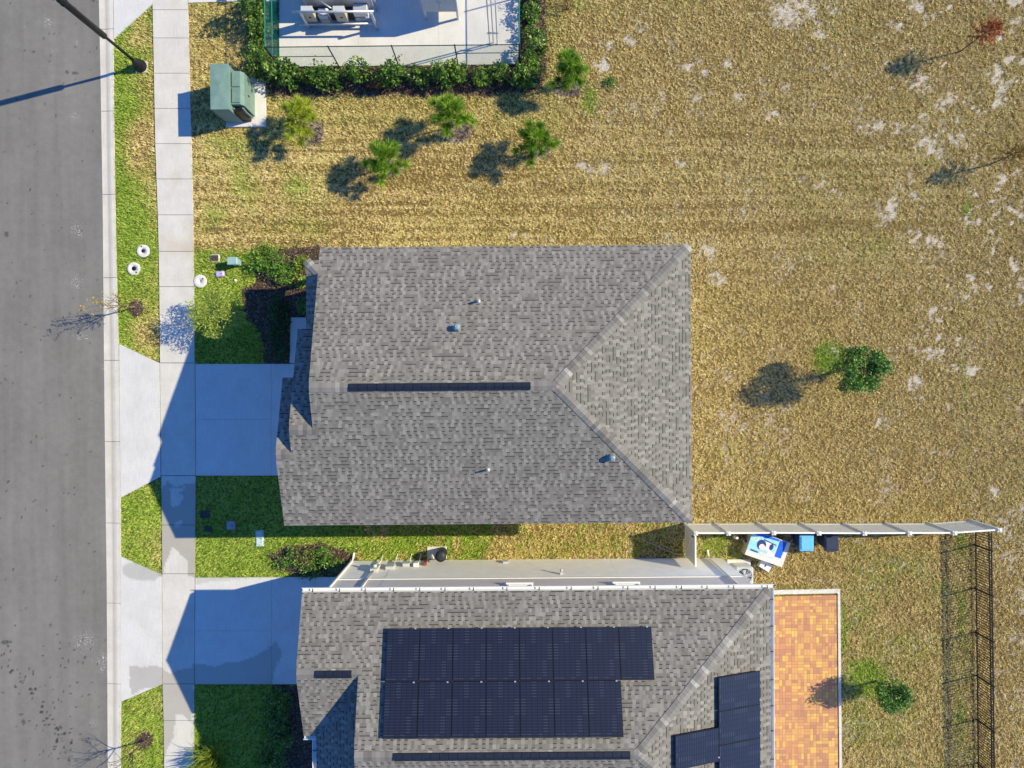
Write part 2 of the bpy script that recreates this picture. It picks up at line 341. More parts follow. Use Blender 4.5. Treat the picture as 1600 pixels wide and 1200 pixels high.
class MB:
    def __init__(s): s.v = []; s.f = []; s.tone = []; s.uv = []; s.sm = []
    def add(s, vs, fs, tone=0.5, uvs=None, smooth=False):
        b = len(s.v); s.v += [tuple(v) for v in vs]
        for i, f in enumerate(fs):
            s.f.append([b + k for k in f]); s.tone.append(tone); s.sm.append(smooth)
            s.uv.append([uvs[k] for k in f] if uvs else [(0, 0)] * len(f))
        return s
    def box(s, c, d, rz=0.0, rx=0.0, ry=0.0, taper=1.0, tone=0.5, bevel=0.0):
        m = Matrix.Rotation(rz, 3, 'Z') @ Matrix.Rotation(ry, 3, 'Y') @ Matrix.Rotation(rx, 3, 'X')
        x, y, z = d[0] / 2, d[1] / 2, d[2] / 2; c = Vector(c)
        if bevel <= 0:
            vs = []
            for zz, k in ((-z, taper), (z, 1.0)):
                vs += [(-x * k, -y * k, zz), (x * k, -y * k, zz), (x * k, y * k, zz), (-x * k, y * k, zz)]
            fs = [(3, 2, 1, 0), (4, 5, 6, 7), (0, 1, 5, 4), (1, 2, 6, 5), (2, 3, 7, 6), (3, 0, 4, 7)]
            return s.add([c + m @ Vector(v) for v in vs], fs, tone)
        b = bevel; rings = []
        def ring(xx, yy, zz, cb):
            return [(-xx + cb, -yy, zz), (xx - cb, -yy, zz), (xx, -yy + cb, zz), (xx, yy - cb, zz), (xx - cb, yy, zz), (-xx + cb, yy, zz), (-xx, yy - cb, zz), (-xx, -yy + cb, zz)]
        vs = ring(x * taper, y * taper, -z, b) + ring(x, y, z - b, b) + ring(x - b, y - b, z, b * 0.6)
        fs = [tuple(range(7, -1, -1)), tuple(range(16, 24))]
        for k in (0, 8):
            for i in range(8): fs.append((k + i, k + (i + 1) % 8, k + 8 + (i + 1) % 8, k + 8 + i))
        return s.add([c + m @ Vector(v) for v in vs], fs, tone)
    def prism(s, poly, z0, z1, tone=0.5):
        n = len(poly)
        a = sum(poly[i][0] * poly[(i + 1) % n][1] - poly[(i + 1) % n][0] * poly[i][1] for i in range(n))
        if a < 0: poly = poly[::-1]
        vs = [(p[0], p[1], z0) for p in poly] + [(p[0], p[1], z1) for p in poly]
        fs = [tuple(range(n - 1, -1, -1)), tuple(range(n, 2 * n))] + [(i, (i + 1) % n, n + (i + 1) % n, n + i) for i in range(n)]
        return s.add(vs, fs, tone)
    def tube(s, pts, rad, seg=8, caps=True, tone=0.5):
        pts = [Vector(p) for p in pts]; n = len(pts)
        if not isinstance(rad, (list, tuple)): rad = [rad] * n
        vs = []; up = Vector((0.31, 0.17, 0.93))
        for i, p in enumerate(pts):
            d = (pts[min(i + 1, n - 1)] - pts[max(i - 1, 0)])
            d = d.normalized() if d.length > 1e-9 else Vector((0, 0, 1))
            u = (Vector((1, 0, 0)) if abs(d.z) > 0.92 else Vector((0, 0, 1)))
            a = d.cross(u).normalized(); b = d.cross(a).normalized()
            for k in range(seg):
                t = 2 * math.pi * k / seg
                vs.append(p + (a * math.cos(t) + b * math.sin(t)) * rad[i])
        fs = []
        for i in range(n - 1):
            for k in range(seg):
                fs.append((i * seg + k, i * seg + (k + 1) % seg, (i + 1) * seg + (k + 1) % seg, (i + 1) * seg + k))
        if caps: fs += [tuple(range(seg - 1, -1, -1)), tuple(range((n - 1) * seg, n * seg))]
        return s.add(vs, fs, tone, smooth=seg > 6)
    def cyl(s, c, r, h, seg=20, r2=None, tone=0.5):
        c = Vector(c); return s.tube([c, c + Vector((0, 0, h))], [r, r if r2 is None else r2], seg, tone=tone)
    def lathe(s, c, prof, seg=20):
        c = Vector(c); vs = []; n = len(prof)
        for r, z in prof:
            for k in range(seg):
                t = 2 * math.pi * k / seg; vs.append(c + Vector((r * math.cos(t), r * math.sin(t), z)))
        fs = [(i * seg + k, i * seg + (k + 1) % seg, (i + 1) * seg + (k + 1) % seg, (i + 1) * seg + k) for i in range(n - 1) for k in range(seg)]
        fs += [tuple(range(seg - 1, -1, -1)), tuple(range((n - 1) * seg, n * seg))]
        return s.add(vs, fs, smooth=True)
    def mesh(s, name):
        me = bpy.data.meshes.new(name); me.from_pydata(s.v, [], s.f); me.update()
        at = me.attributes.new('tone', 'FLOAT', 'FACE'); at.data.foreach_set('value', s.tone)
        uvl = me.uv_layers.new(name='uv')
        uvl.data.foreach_set('uv', [c for f in s.uv for p in f for c in p])
        me.polygons.foreach_set('use_smooth', s.sm)
        return me
    def build(s, name, mat, parent=None, world=False):
        return link(name, s.mesh(name), mat, parent, root_of(parent).location if (parent and world) else None)

def np_mesh(name, V, tone, extra=None):
    """V (n,k,3): n loose polygons with k corners"""
    n, k, _ = V.shape
    me = bpy.data.meshes.new(name)
    me.vertices.add(n * k); me.vertices.foreach_set('co', V.reshape(-1).astype(np.float32))
    me.loops.add(n * k); me.loops.foreach_set('vertex_index', np.arange(n * k, dtype=np.int32))
    me.polygons.add(n); me.polygons.foreach_set('loop_start', np.arange(0, n * k, k, dtype=np.int32))
    me.update(calc_edges=True)
    a = me.attributes.new('tone', 'FLOAT', 'FACE'); a.data.foreach_set('value', tone.astype(np.float32))
    for kx, vv in (extra or {}).items():
        a = me.attributes.new(kx, 'FLOAT', 'FACE'); a.data.foreach_set('value', vv.astype(np.float32))
    return me

# ------------------------------------------------------------------ noise in numpy
_tab = np.random.default_rng(5).random((256, 256))
def vnoise(x, y):
    xi, yi = np.floor(x).astype(int), np.floor(y).astype(int); fx, fy = x - xi, y - yi
    fx, fy = fx * fx * (3 - 2 * fx), fy * fy * (3 - 2 * fy)
    g = lambda a, b: _tab[a % 256, b % 256]
    return (g(xi, yi) * (1 - fx) + g(xi + 1, yi) * fx) * (1 - fy) + (g(xi, yi + 1) * (1 - fx) + g(xi + 1, yi + 1) * fx) * fy
def fbm(x, y, o=4):
    s = 0; a = 0.5
    for i in range(o):
        s = s + a * vnoise(x + 17.3 * i, y - 9.1 * i); x, y, a = x * 2.03, y * 2.03, a * 0.5
    return s / (1 - 0.5 ** o)
def inpoly(x, y, poly):
    r = np.zeros(x.shape, bool); n = len(poly)
    for i in range(n):
        (x1, y1), (x2, y2) = poly[i], poly[(i + 1) % n]
        if y1 == y2: continue
        c = ((y1 > y) != (y2 > y)) & (x < (x2 - x1) * (y - y1) / (y2 - y1) + x1); r ^= c
    return r
def sstep(a, b, x):
    t = np.clip((x - a) / (b - a), 0, 1); return t * t * (3 - 2 * t)
def blob(x, y, cx, cy, rx, ry=None):
    ry = ry or rx; return np.exp(-(((x - cx) / rx) ** 2 + ((y - cy) / ry) ** 2))
def boxm(x, y, x0, y0, x1, y1, s=8.0):
    return sstep(x0 - s, x0 + s, x) * (1 - sstep(x1 - s, x1 + s, x)) * sstep(y0 - s, y0 + s, y) * (1 - sstep(y1 - s, y1 + s, y))

# ------------------------------------------------------------------ plan of the setting (photo pixels on the ground)
KY = [-60, 0, 150, 340, 580, 760, 900, 1060, 1260]
KROAD = [154, 155, 158, 161, 163, 165, 167, 168, 169]
KBACK = [177, 178, 178.5, 181, 187, 189, 189.5, 190, 189]
SWY = [-60, 16, 115, 225, 336, 393, 449, 508, 567, 743, 820, 896, 1068, 1125, 1260]
SWL = [237, 239, 241, 243, 247, 248.5, 249.3, 250, 250.5, 252.5, 253.5, 254, 254.5, 256, 258]
SWR = [293, 294.5, 297, 300, 302.5, 303, 304, 304.5, 305, 306.5, 306, 305, 304.5, 304, 304]
kx = lambda y, a: np.interp(y, KY, a)
sx_ = lambda y, a: np.interp(y, SWY, a)
APRON1 = [(187, 537), (250, 567), (252, 745), (189.3, 778)]
APRON2 = [(189.5, 869), (253.5, 897), (254, 1069), (190, 1096)]
APRON0 = [(178, -80), (240, -80), (239, 8), (179, 62)]
DRIVE1 = [(305.8, 568.5), (522, 568.5), (522, 743), (307, 743)]
DRIVE2 = [(305.8, 902), (560, 901), (560, 1068.5), (305, 1068.5)]
WALK1 = [(455, 496), (520, 496), (520, 567.5), (453, 567.5)]
SLAB = [(437, -120), (812, -120), (812, 101), (437, 105)]
PATIO = [(1150, 930), (1307.5, 926), (1311, 1290), (1150, 1290)]
BEDS = [
    [(378, 455), (400, 440), (395, 400), (430, 388), (500, 385), (520, 395), (520, 500), (455, 500), (455, 568), (414, 568), (412, 535), (400, 508), (380, 490)],
    [(418, 868), (450, 852), (500, 848), (540, 860), (560, 872), (560, 901), (470, 901), (440, 892)],
    [(424, 1069), (560, 1069), (560, 1260), (424, 1260)],
    [(385, -60), (437, -60), (437, 103), (560, 106), (700, 104), (812, 101), (812, -60), (850, -60), (856, 110), (845, 140), (760, 148), (640, 150), (560, 148), (430, 150), (400, 110)],
]
MOUNDS = [(213, 481, 13, 13), (227, 1157, 13, 14), (484, 208, 26, 22), (714, 205, 28, 22), (612, 262, 20, 14), (842, 236, 18, 12), (888, 138, 26, 16)]

def plan_fields(px, py):
    """health of the turf, bare sand and mulch at ground pixels"""
    n1, n2, n3 = fbm(px / 42, py / 42), fbm(px / 14 + 50, py / 14), fbm(px / 130 + 9, py / 90 + 4)
    g = 0.05 + 0.14 * sstep(0.5, 0.75, n3)
    g = np.maximum(g, boxm(px, py, 292, -60, 900, 215, 25) * (0.28 + 0.3 * (n1 - 0.5)))
    g = np.maximum(g, boxm(px, py, 298, 200, 520, 370, 25) * (0.32 + 0.9 * (n1 - 0.5)))
    verge = boxm(px, py, 170, -60, 256, 1260, 3)
    vg = 0.74 + 1.1 * (n1 - 0.5) + 0.25 * (1 - sstep(183, 215, px)) - 0.7 * blob(px, py, 232, 215, 26, 80) - 0.6 * blob(px, py, 222, 525, 30, 28) - 0.35 * blob(px, py, 215, 55, 40, 40)
    vg = np.where(py > 700, 0.80 + 0.9 * (n1 - 0.5), vg)
    g = np.maximum(g * (1 - verge), verge * vg)
    g = np.maximum(g, boxm(px, py, 300, 388, 500, 580, 14) * (0.9 + 0.7 * (n1 - 0.5)))
    g = np.maximum(g, boxm(px, py, 300, 735, 560, 915, 6) * (0.88 + 0.5 * (n1 - 0.5)))
    g = np.maximum(g, boxm(px, py, 540, 800, 770, 880, 20) * (0.75 + 1.5 * (n2 - 0.5)) )
    g = np.maximum(g, boxm(px, py, 770, 800, 1090, 880, 30) * (0.30 + 1.0 * (n2 - 0.5)))
    g = np.maximum(g, boxm(px, py, 1075, 825, 1165, 880, 10) * (0.62 + 1.0 * (n2 - 0.5)))
    g = np.maximum(g, boxm(px, py, 300, 1060, 480, 1260, 6) * (0.9 + 0.4 * (n1 - 0.5)))
    g = np.maximum(g, boxm(px, py, 1300, 830, 1535, 1260, 40) * (0.22 + 0.9 * (n1 - 0.5)))
    for cx, cy, rx, ry, a in ((922, 158, 16, 26, .8), (1298, 560, 28, 26, 1.2), (1352, 1062, 36, 30, 1.4), (1502, 850, 14, 30, .55), (1503, 960, 12, 60, .5), (1500, 1120, 12, 60, .55),
                              (1511, 330, 9, 24, .65), (1318, 985, 10, 60, .6), (1370, 385, 40, 20, .4), (1507, 590, 6, 160, .42), (905, 5, 30, 20, .4), (1450, 255, 30, 10, .35), (1240, 922, 70, 8, .5), (940, 818, 25, 6, .5)):
        g = np.maximum(g, a * blob(px, py, cx, cy, rx, ry) * (0.6 + 0.9 * n2))
    s = np.zeros_like(px)
    n4 = fbm(px / 3.6 + 3, py / 3.6 + 70, 3); qx = px + 26 * (fbm(px / 11 + 80, py / 11, 3) - 0.5) + 16 * (n1 - .5); qy = py + 26 * (fbm(px / 11, py / 11 + 80, 3) - 0.5) + 16 * (n3 - .5)
    for cx, cy, r in ((1228, 15, 26), (1262, 18, 18), (1277, 50, 12), (1300, 22, 12), (1435, 8, 10), (1442, 26, 9), (1396, 42, 10), (1420, 48, 8), (1348, 193, 12), (1375, 194, 11), (1402, 197, 9), (1472, 165, 14), (1443, 188, 10), (1425, 206, 9),
                      (1452, 228, 20), (1468, 245, 10), (1498, 220, 12), (1490, 160, 9), (1558, 118, 14), (1567, 140, 12), (1575, 100, 10), (1565, 160, 8), (1592, 35, 8), (1527, 305, 7), (1530, 325, 7), (1529, 345, 5), (1553, 312, 7), (1556, 332, 8), (1549, 348, 6),
                      (1568, 282, 12), (1588, 270, 8), (1597, 337, 9), (1583, 332, 8), (941, 103, 10), (950, 72, 8), (981, 63, 7), (1084, 90, 9), (1070, 100, 7), (1130, 97, 9), (1100, 110, 7), (1084, 155, 7), (1158, 148, 9), (1060, 262, 9),
                      (905, 262, 9), (925, 264, 8), (945, 264, 9), (985, 266, 6), (1520, 425, 8), (1475, 400, 6), (1540, 445, 5), (855, 372, 7), (800, 372, 6), (820, 371, 6), (1030, 150, 6), (1205, 180, 6), (1050, 200, 6), (1518, 580, 7), (1555, 770, 7),
                      (1432, 600, 10), (1462, 545, 14), (1490, 570, 9), (1425, 595, 8), (1380, 660, 8), (1560, 60, 9), (1120, 435, 9), (1105, 395, 12), (480, 222, 12), (712, 215, 14), (845, 244, 8)):
        s = np.maximum(s, blob(qx, qy, cx, cy, r * 1.2) * (-0.4 + 2.2 * n4))
    wild = sstep(900, 1500, px) * (1 - sstep(420, 900, py) * 0.55)
    s = np.maximum(s, 0.95 * wild * sstep(0.545, 0.72, 0.35 * n2 + 0.3 * n1 + 0.35 * n4))
    s = np.maximum(s, 0.5 * sstep(0.51, 0.71, .4 * n1 + .6 * n4) * sstep(700, 1000, px))
    s = np.maximum(s, (0.75 * blob(px, py, 1508, 600, 3.5, 190) + 0.6 * blob(px, py, 1548, 620, 4, 220) + 0.5 * boxm(px, py, 1552, 780, 1700, 1300, 12)) * sstep(.44, .62, .5 * n4 + .5 * n2))
    s = np.maximum(s, 0.3 * sstep(0.54, 0.74, n4) * blob(px, py, 560, 300, 330, 70)); s *= 1 - boxm(px, py, 170, -60, 800, 1260, 5) * 0.3
    m = np.zeros_like(px)
    for b in BEDS: m = np.maximum(m, inpoly(px + 8 * (n2 - 0.5), py + 8 * (n2 - 0.5), b).astype(float))
    for cx, cy, rx, ry in MOUNDS:
        d = ((px - cx) / rx) ** 2 + ((py - cy) / ry) ** 2 + 0.9 * (n2 - 0.5); k = 1 - sstep(0.6, 1.15, d); m = np.maximum(m, k * (1.0 if cx < 300 else 0.62)); s = np.maximum(s, k * (0 if cx < 300 else 0.75) * (0.3 + 1.2 * n4))
    return np.clip(g, 0, 1), np.clip(s, 0, 1), m

# ground: one sheet out to the horizon, fine where the photo looks
xs = np.concatenate([[-400, -120, -45], np.arange(-25, 25.01, 0.13), [45, 120, 400]])
ys = np.concatenate([[-400, -120, -40], np.arange(-19, 19.01, 0.13), [40, 120, 400]])
gx, gy = np.meshgrid(xs, ys); gx, gy = gx.ravel(), gy.ravel()
nx, ny = len(xs), len(ys)
px_, py_ = W2P(gx, gy); gg, gs, gm = plan_fields(px_, py_)
inner = (np.abs(gx) < 24.93) & (np.abs(gy) < 18.93)
gg = np.where(inner, gg, 0.15); gs = np.where(inner, gs, 0.0); gm = np.where(inner, gm, 0.0)
gz = np.where(inner, 0.03 * (fbm(gx / 1.7, gy / 1.7) - 0.5) - 0.02, -0.02)
i = np.arange(nx - 1)[None, :] + nx * np.arange(ny - 1)[:, None]; i = i.ravel()
quads = np.stack([i, i + 1, i + 1 + nx, i + nx], 1)
me = bpy.data.meshes.new('ground'); me.vertices.add(nx * ny); me.vertices.foreach_set('co', np.stack([gx, gy, gz], 1).ravel())
me.loops.add(quads.size); me.loops.foreach_set('vertex_index', quads.ravel().astype(np.int32))
me.polygons.add(len(quads)); me.polygons.foreach_set('loop_start', np.arange(0, quads.size, 4, dtype=np.int32)); me.update(calc_edges=True)
for k, v in (('green', gg), ('sand', gs), ('mulch', gm)):
    a = me.attributes.new(k, 'FLOAT', 'POINT'); a.data.foreach_set('value', v.astype(np.float32))
tag(link('ground', me, 'ground'), kind='structure')

# ------------------------------------------------------------------ concrete and asphalt
def slab_obj(name, polys, z0, z1, mat, cut=0.16, wet=None, rust=None, gap=0.012, px=True, attrs=None):
    """several slabs in one surface, with open joints between them"""
    bm = bmesh.new()
    for poly in polys:
        pts = [P(*p) if px else Vector((p[0], p[1], 0)) for p in poly]
        c = sum(pts, Vector()) / len(pts)
        pts = [p - (p - c).normalized() * gap for p in pts]
        vb = [bm.verts.new((p.x, p.y, z0)) for p in pts]; vt = [bm.verts.new((p.x, p.y, z1)) for p in pts]
        bm.faces.new(vt); n = len(pts)
        for k in range(n): bm.faces.new((vb[k], vb[(k + 1) % n], vt[(k + 1) % n], vt[k]))
    if cut:
        for ax in (0, 1):
            lo = min(v.co[ax] for v in bm.verts); hi = max(v.co[ax] for v in bm.verts)
            k = lo + cut
            while k < hi:
                co = Vector((0, 0, 0)); co[ax] = k; no = Vector((0, 0, 0)); no[ax] = 1
                bmesh.ops.bisect_plane(bm, geom=bm.verts[:] + bm.edges[:] + bm.faces[:], plane_co=co, plane_no=no); k += cut
    bmesh.ops.recalc_face_normals(bm, faces=bm.faces[:])
    me = bpy.data.meshes.new(name); bm.to_mesh(me); bm.free()
    co = np.empty(len(me.vertices) * 3, np.float32); me.vertices.foreach_get('co', co); co = co.reshape(-1, 3)
    ax, ay = W2P(co[:, 0].astype(float), co[:, 1].astype(float))
    for k, fn in (('wet', wet), ('rust', rust)) + tuple((attrs or {}).items()):
        a = me.attributes.new(k, 'FLOAT', 'POINT')
        a.data.foreach_set('value', (np.clip(fn(ax, ay), 0, 1) if fn else np.zeros(len(co))).astype(np.float32))
    return tag(link(name, me, mat), kind='structure')

def wob(x, y, a=10): return x + a * (fbm(x / 16, y / 16) - 0.5), y + a * (fbm(x / 16 + 31, y / 16) - 0.5)
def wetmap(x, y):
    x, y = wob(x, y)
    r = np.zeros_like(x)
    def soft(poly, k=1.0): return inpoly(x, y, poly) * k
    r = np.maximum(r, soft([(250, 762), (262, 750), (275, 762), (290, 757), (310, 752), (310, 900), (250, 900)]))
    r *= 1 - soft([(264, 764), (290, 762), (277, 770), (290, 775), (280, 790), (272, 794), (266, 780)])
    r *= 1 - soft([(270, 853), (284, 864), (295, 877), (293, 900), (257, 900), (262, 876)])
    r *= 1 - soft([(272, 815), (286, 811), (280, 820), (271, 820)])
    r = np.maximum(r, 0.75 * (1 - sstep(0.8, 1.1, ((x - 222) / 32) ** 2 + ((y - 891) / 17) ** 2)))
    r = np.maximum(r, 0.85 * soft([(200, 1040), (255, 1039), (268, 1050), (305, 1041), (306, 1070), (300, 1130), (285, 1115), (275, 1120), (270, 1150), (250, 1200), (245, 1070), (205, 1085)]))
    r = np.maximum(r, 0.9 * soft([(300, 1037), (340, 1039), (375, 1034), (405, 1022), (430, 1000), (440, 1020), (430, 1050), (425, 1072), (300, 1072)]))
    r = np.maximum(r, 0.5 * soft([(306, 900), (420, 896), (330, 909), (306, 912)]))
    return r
def rustmap(x, y): return 0.55 * blob(x, y, 280, 385, 30, 14) + 0.35 * sstep(0.62, 0.85, fbm(x / 25, y / 40))
far = 90.0
def kline(arr):
    pts = [P(np.interp(y, KY, arr), y) for y in KY]
    return [Vector((pts[0].x - 0.3, far, 0))] + pts + [Vector((pts[-1].x + 0.3, -far, 0))]
road_edge = kline(KROAD)
# asphalt with its own tar drips and scuffs
def tarmap(x, y):
    r = np.zeros_like(x); rr = np.random.default_rng(3)
    for k in range(46):
        t = rr.random(); cx = 2 + 115 * t + rr.normal(0, 7); cy = 1003 + 190 * t + rr.normal(0, 8)
        r = np.maximum(r, 0.9 * (blob(x, y, cx, cy, 1.2 + 1.6 * rr.random()) > 0.5))
    for k in range(70):
        cx, cy = 70 + rr.normal(20, 34), 1000 + 200 * rr.random(); r = np.maximum(r, 0.7 * (blob(x, y, cx, cy, 1.3 + 0.8 * rr.random()) > 0.5))
    for k in range(130):
        cx, cy = rr.uniform(-20, 155), rr.uniform(-20, 1220); r = np.maximum(r, rr.uniform(.4, .9) * (blob(x, y, cx, cy, 1.3 + 0.9 * rr.random()) > 0.5))
    for cx, cy, a, b in ((10, 366, 4, 5), (118, 115, 7, 3), (105, 113, 3, 3), (34, 1116, 6, 2.5), (37, 1128, 3, 6), (133, 1027, 4, 2), (4, 1082, 3, 3), (8, 1003, 8, 4), (22, 463, 2, 2), (68, 60, 2, 3), (146, 0, 3, 4), (88, 180, 1.5, 4)):
        r = np.maximum(r, 0.6 * (blob(x, y, cx, cy, a, b) * (0.6 + 0.8 * fbm(x / 3, y / 3)) > 0.5))
    return r
def scuffmap(x, y):
    r = np.zeros_like(x)
    for cx, cy, a in ((120, 357, 9), (125, 365, 6), (121, 442, 9), (124, 525, 6), (135, 530, 5), (75, 35, 7), (40, 45, 3), (120, 67, 3), (133, 1002, 14), (160, 1030, 10), (164, 1045, 8), (122, 1008, 5), (145, 1130, 5), (117, 182, 5), (85, 80, 3), (165, 575, 5)):
        r = np.maximum(r, blob(x, y, cx, cy, a) * 1.3)
    return r
bands = np.concatenate([[-far], np.arange(-17.5, 17.6, 1.0), [far]])
def edge_x(y):
    pts = sorted([(p.y, p.x) for p in road_edge]); return np.interp(y, [p[0] for p in pts], [p[1] for p in pts])
rx_c = np.concatenate([[-30.0], np.arange(-23.2, -17.6, 0.06)])
ry_c = np.concatenate([[-far], np.arange(-17.4, 17.4, 0.06), [far]])
RX, RY = np.meshgrid(np.linspace(0, 1, len(rx_c)), ry_c)
ex = edge_x(RY); base_x = np.broadcast_to(rx_c[None, :], RX.shape)
RXw = np.where(np.arange(len(rx_c))[None, :] == 0, -30.0, -23.2 + (base_x + 23.2) / (rx_c[-1] + 23.2) * (ex + 23.2 + 0.03))
vx, vy = RXw.ravel(), RY.ravel(); nxr, nyr = len(rx_c), len(ry_c)
i = (np.arange(nxr - 1)[None, :] + nxr * np.arange(nyr - 1)[:, None]).ravel(); quads = np.stack([i, i + 1, i + 1 + nxr, i + nxr], 1)
me = bpy.data.meshes.new('road'); me.vertices.add(len(vx)); me.vertices.foreach_set('co', np.stack([vx, vy, np.full_like(vx, 0.012)], 1).ravel())
me.loops.add(quads.size); me.loops.foreach_set('vertex_index', quads.ravel().astype(np.int32)); me.polygons.add(len(quads))
me.polygons.foreach_set('loop_start', np.arange(0, quads.size, 4, dtype=np.int32)); me.update(calc_edges=True)
ax, ay = W2P(vx, vy)
for k, fn in (('tar', tarmap), ('scuff', scuffmap)):
    a = me.attributes.new(k, 'FLOAT', 'POINT'); a.data.foreach_set('value', np.clip(fn(ax, ay), 0, 1).astype(np.float32))
tag(link('road', me, 'asphalt'), kind='structure')

# mountable kerb: pan, roll and back, in cast lengths with open joints
kb = MB()
joints = [-1200, -600, -330, -205, -80, 46, 174, 304, 434, 563, 690, 817, 942, 1068, 1195, 1330, 1460, 1800, 2400]
def kprof(y):
    a, b = P(np.interp(y, KY, KROAD), y), P(np.interp(y, KY, KBACK), y); d = b - a
    return [a + d * t + Vector((0, 0, z)) for t, z in ((0, 0.0), (0.0, 0.02), (0.36, 0.022), (0.47, 0.026), (0.62, 0.044), (0.75, 0.056), (1.0, 0.058), (1.0, 0.0))]
for ja, jb in zip(joints, joints[1:]):
    n = 3 if jb - ja < 200 else 1
    rows = [kprof(ja + 0.35 + (jb - ja - 0.7) * t / n) for t in range(n + 1)]
    vs = [p for r_ in rows for p in r_]; m = 8; fs = []
    for r_ in range(n):
        for k in range(m - 1): fs.append((r_ * m + k, (r_ + 1) * m + k, (r_ + 1) * m + k + 1, r_ * m + k + 1))
    fs += [tuple(range(m)), tuple(range(n * m + m - 1, n * m - 1, -1))]
    kb.add(vs, fs)
ko = tag(kb.build('kerb', 'kerb'), kind='structure')
ka = ko.data.attributes.new('rust', 'FLOAT', 'POINT'); ka.data.foreach_set('value', [(0, 0, .15, .75, .15, 0, 0.05, 0)[k % 8] for k in range(len(ko.data.vertices))])

# sidewalk
SJ = [-420, -300, -180, -95, -40, 16, 60, 115, 170, 225, 280, 336, 393, 448, 508, 567, 743, 820, 896, 1068, 1125, 1180, 1260, 1420]
sw_polys = [[(sx_(a, SWL), a), (sx_(b, SWL), b), (sx_(b, SWR), b), (sx_(a, SWR), a)] for a, b in zip(SJ, SJ[1:])]
slab_obj('sidewalk', sw_polys, -0.05, 0.045, 'walk', 0.07, wetmap, rustmap, 0.014)
slab_obj('driveway_apron', [APRON0, APRON1, APRON2], -0.05, 0.06, 'drive', 0.07, wetmap, None, 0.016)
d1 = [[(305.8, 568.5), (425, 568.5), (425, 655), (306.4, 655)], [(306.4, 655), (425, 655), (425, 743), (307, 743)], [(425, 568.5), (522, 568.5), (522, 743), (425, 743)]]
d2 = [[(305.8, 902), (425, 901.5), (425, 985), (305.3, 985)], [(305.3, 985), (425, 985), (425, 1068.5), (305, 1068.5)], [(425, 901.5), (560, 901), (560, 1068.5), (425, 1068.5)]]
slab_obj('driveway', d1 + d2, -0.05, 0.05, 'drive', 0.07, wetmap, None, 0.006)
slab_obj('walkway', [WALK1], -0.05, 0.055, 'drive', 0.2, None, None, 0.006)
slab_obj('yard_slab', [[(437, -120), (560, -120), (560, 104), (437, 105)], [(560, -120), (686, -120), (686, 103), (560, 104)], [(686, -120), (812, -120), (812, 101), (686, 103)]], -0.05, 0.06, 'slab', 0.0, None, None, 0.006)
# crossing walk up to the yard
slab_obj('yard_drive', [[(294.5, -120), (437, -120), (437, 3), (360, 3), (294.5, 5)]], -0.05, 0.04, 'drive', 0.0, None, None, 0.006)
slab_obj('patio', [PATIO], -0.05, 0.05, 'paver', 0.0, None, None, 0.10)
pe = MB()
a, b, c_ = P(1150, 927), P(1309, 924), P(1312.5, 1290)
for p, q in ((a, b), (b, c_)):
    d = (q - p); ang = math.atan2(d.y, d.x); mdl = (p + q) / 2
    off = Vector((-math.sin(ang), math.cos(ang), 0)) * 0.03
    pe.box((mdl.x + off.x, mdl.y + off.y, 0.01 if p is a else 0.006), (d.length + 0.16, 0.19 if p is a else 0.11, 0.10), ang)
tag(pe.build('patio_edging', 'slab'), kind='structure')

# ------------------------------------------------------------------ houses
ZE = 5.2; PITCH = 0.333
def plane_pts(mb, pts, zf, updir, drop=0.0):
    """roof plane from xy points; uv in metres along the eave and up the slope"""
    u = Vector((-updir[1], updir[0])); k = math.sqrt(1 + PITCH * PITCH)
    vs = [(p[0], p[1], zf(p[0], p[1]) - drop) for p in pts]
    uvs = [(p[0] * u.x + p[1] * u.y + 50, (p[0] * updir[0] + p[1] * updir[1]) * k + 50) for p in pts]
    a = sum(pts[i][0] * pts[(i + 1) % len(pts)][1] - pts[(i + 1) % len(pts)][0] * pts[i][1] for i in range(len(pts)))
    idx = list(range(len(pts)))
    if a < 0: idx = idx[::-1]
    mb.add(vs, [tuple(idx)], 0.5, uvs)
def plate(mb, pts, zf, top=0.012, th=0.17):
    a = sum(pts[i][0] * pts[(i + 1) % len(pts)][1] - pts[(i + 1) % len(pts)][0] * pts[i][1] for i in range(len(pts)))
    if a < 0: pts = pts[::-1]
    n = len(pts)
    vs = [(p[0], p[1], zf(*p) - top - th) for p in pts] + [(p[0], p[1], zf(*p) - top) for p in pts]
    mb.add(vs, [tuple(range(n - 1, -1, -1)), tuple(range(n, 2 * n))] + [(i, (i + 1) % n, n + (i + 1) % n, n + i) for i in range(n)])
def caps(mb, p, q, zf, wd=0.17, step=0.145, seed=1, lift=0.026):
    r_ = random.Random(seed); p, q = Vector(p), Vector(q); d = q - p; L = d.length; d.normalize(); s = Vector((-d.y, d.x)); n = max(1, int(L / step))
    for i in range(n):
        a, b = p + d * (L * i / n), p + d * (L * (i + 1) / n + 0.012)
        rows = []
        tilt = 0.006
        for c, tl in ((a, 0.0), (b, tilt)):
            rows.append([Vector((*(c + s * wd), zf(*(c + s * wd)) + 0.004)), Vector((*(c + s * wd), zf(*(c + s * wd)) + 0.018 + tl)), Vector((*c, zf(*c) + lift + tl)), Vector((*(c - s * wd), zf(*(c - s * wd)) + 0.018 + tl)), Vector((*(c - s * wd), zf(*(c - s * wd)) + 0.004))])
        vs = rows[0] + rows[1]
        mb.add(vs, [(k, k + 1, k + 6, k + 5)[::-1] for k in range(4)] + [(5, 6, 7, 8, 9)], max(0, min(1, r_.gauss(0.48, 0.26))))
def cap_line(parent, p, q, zf, seed):
    m = MB(); caps(m, p, q, zf, seed=seed); return m.build('ridge_cap', 'cap', parent, True)
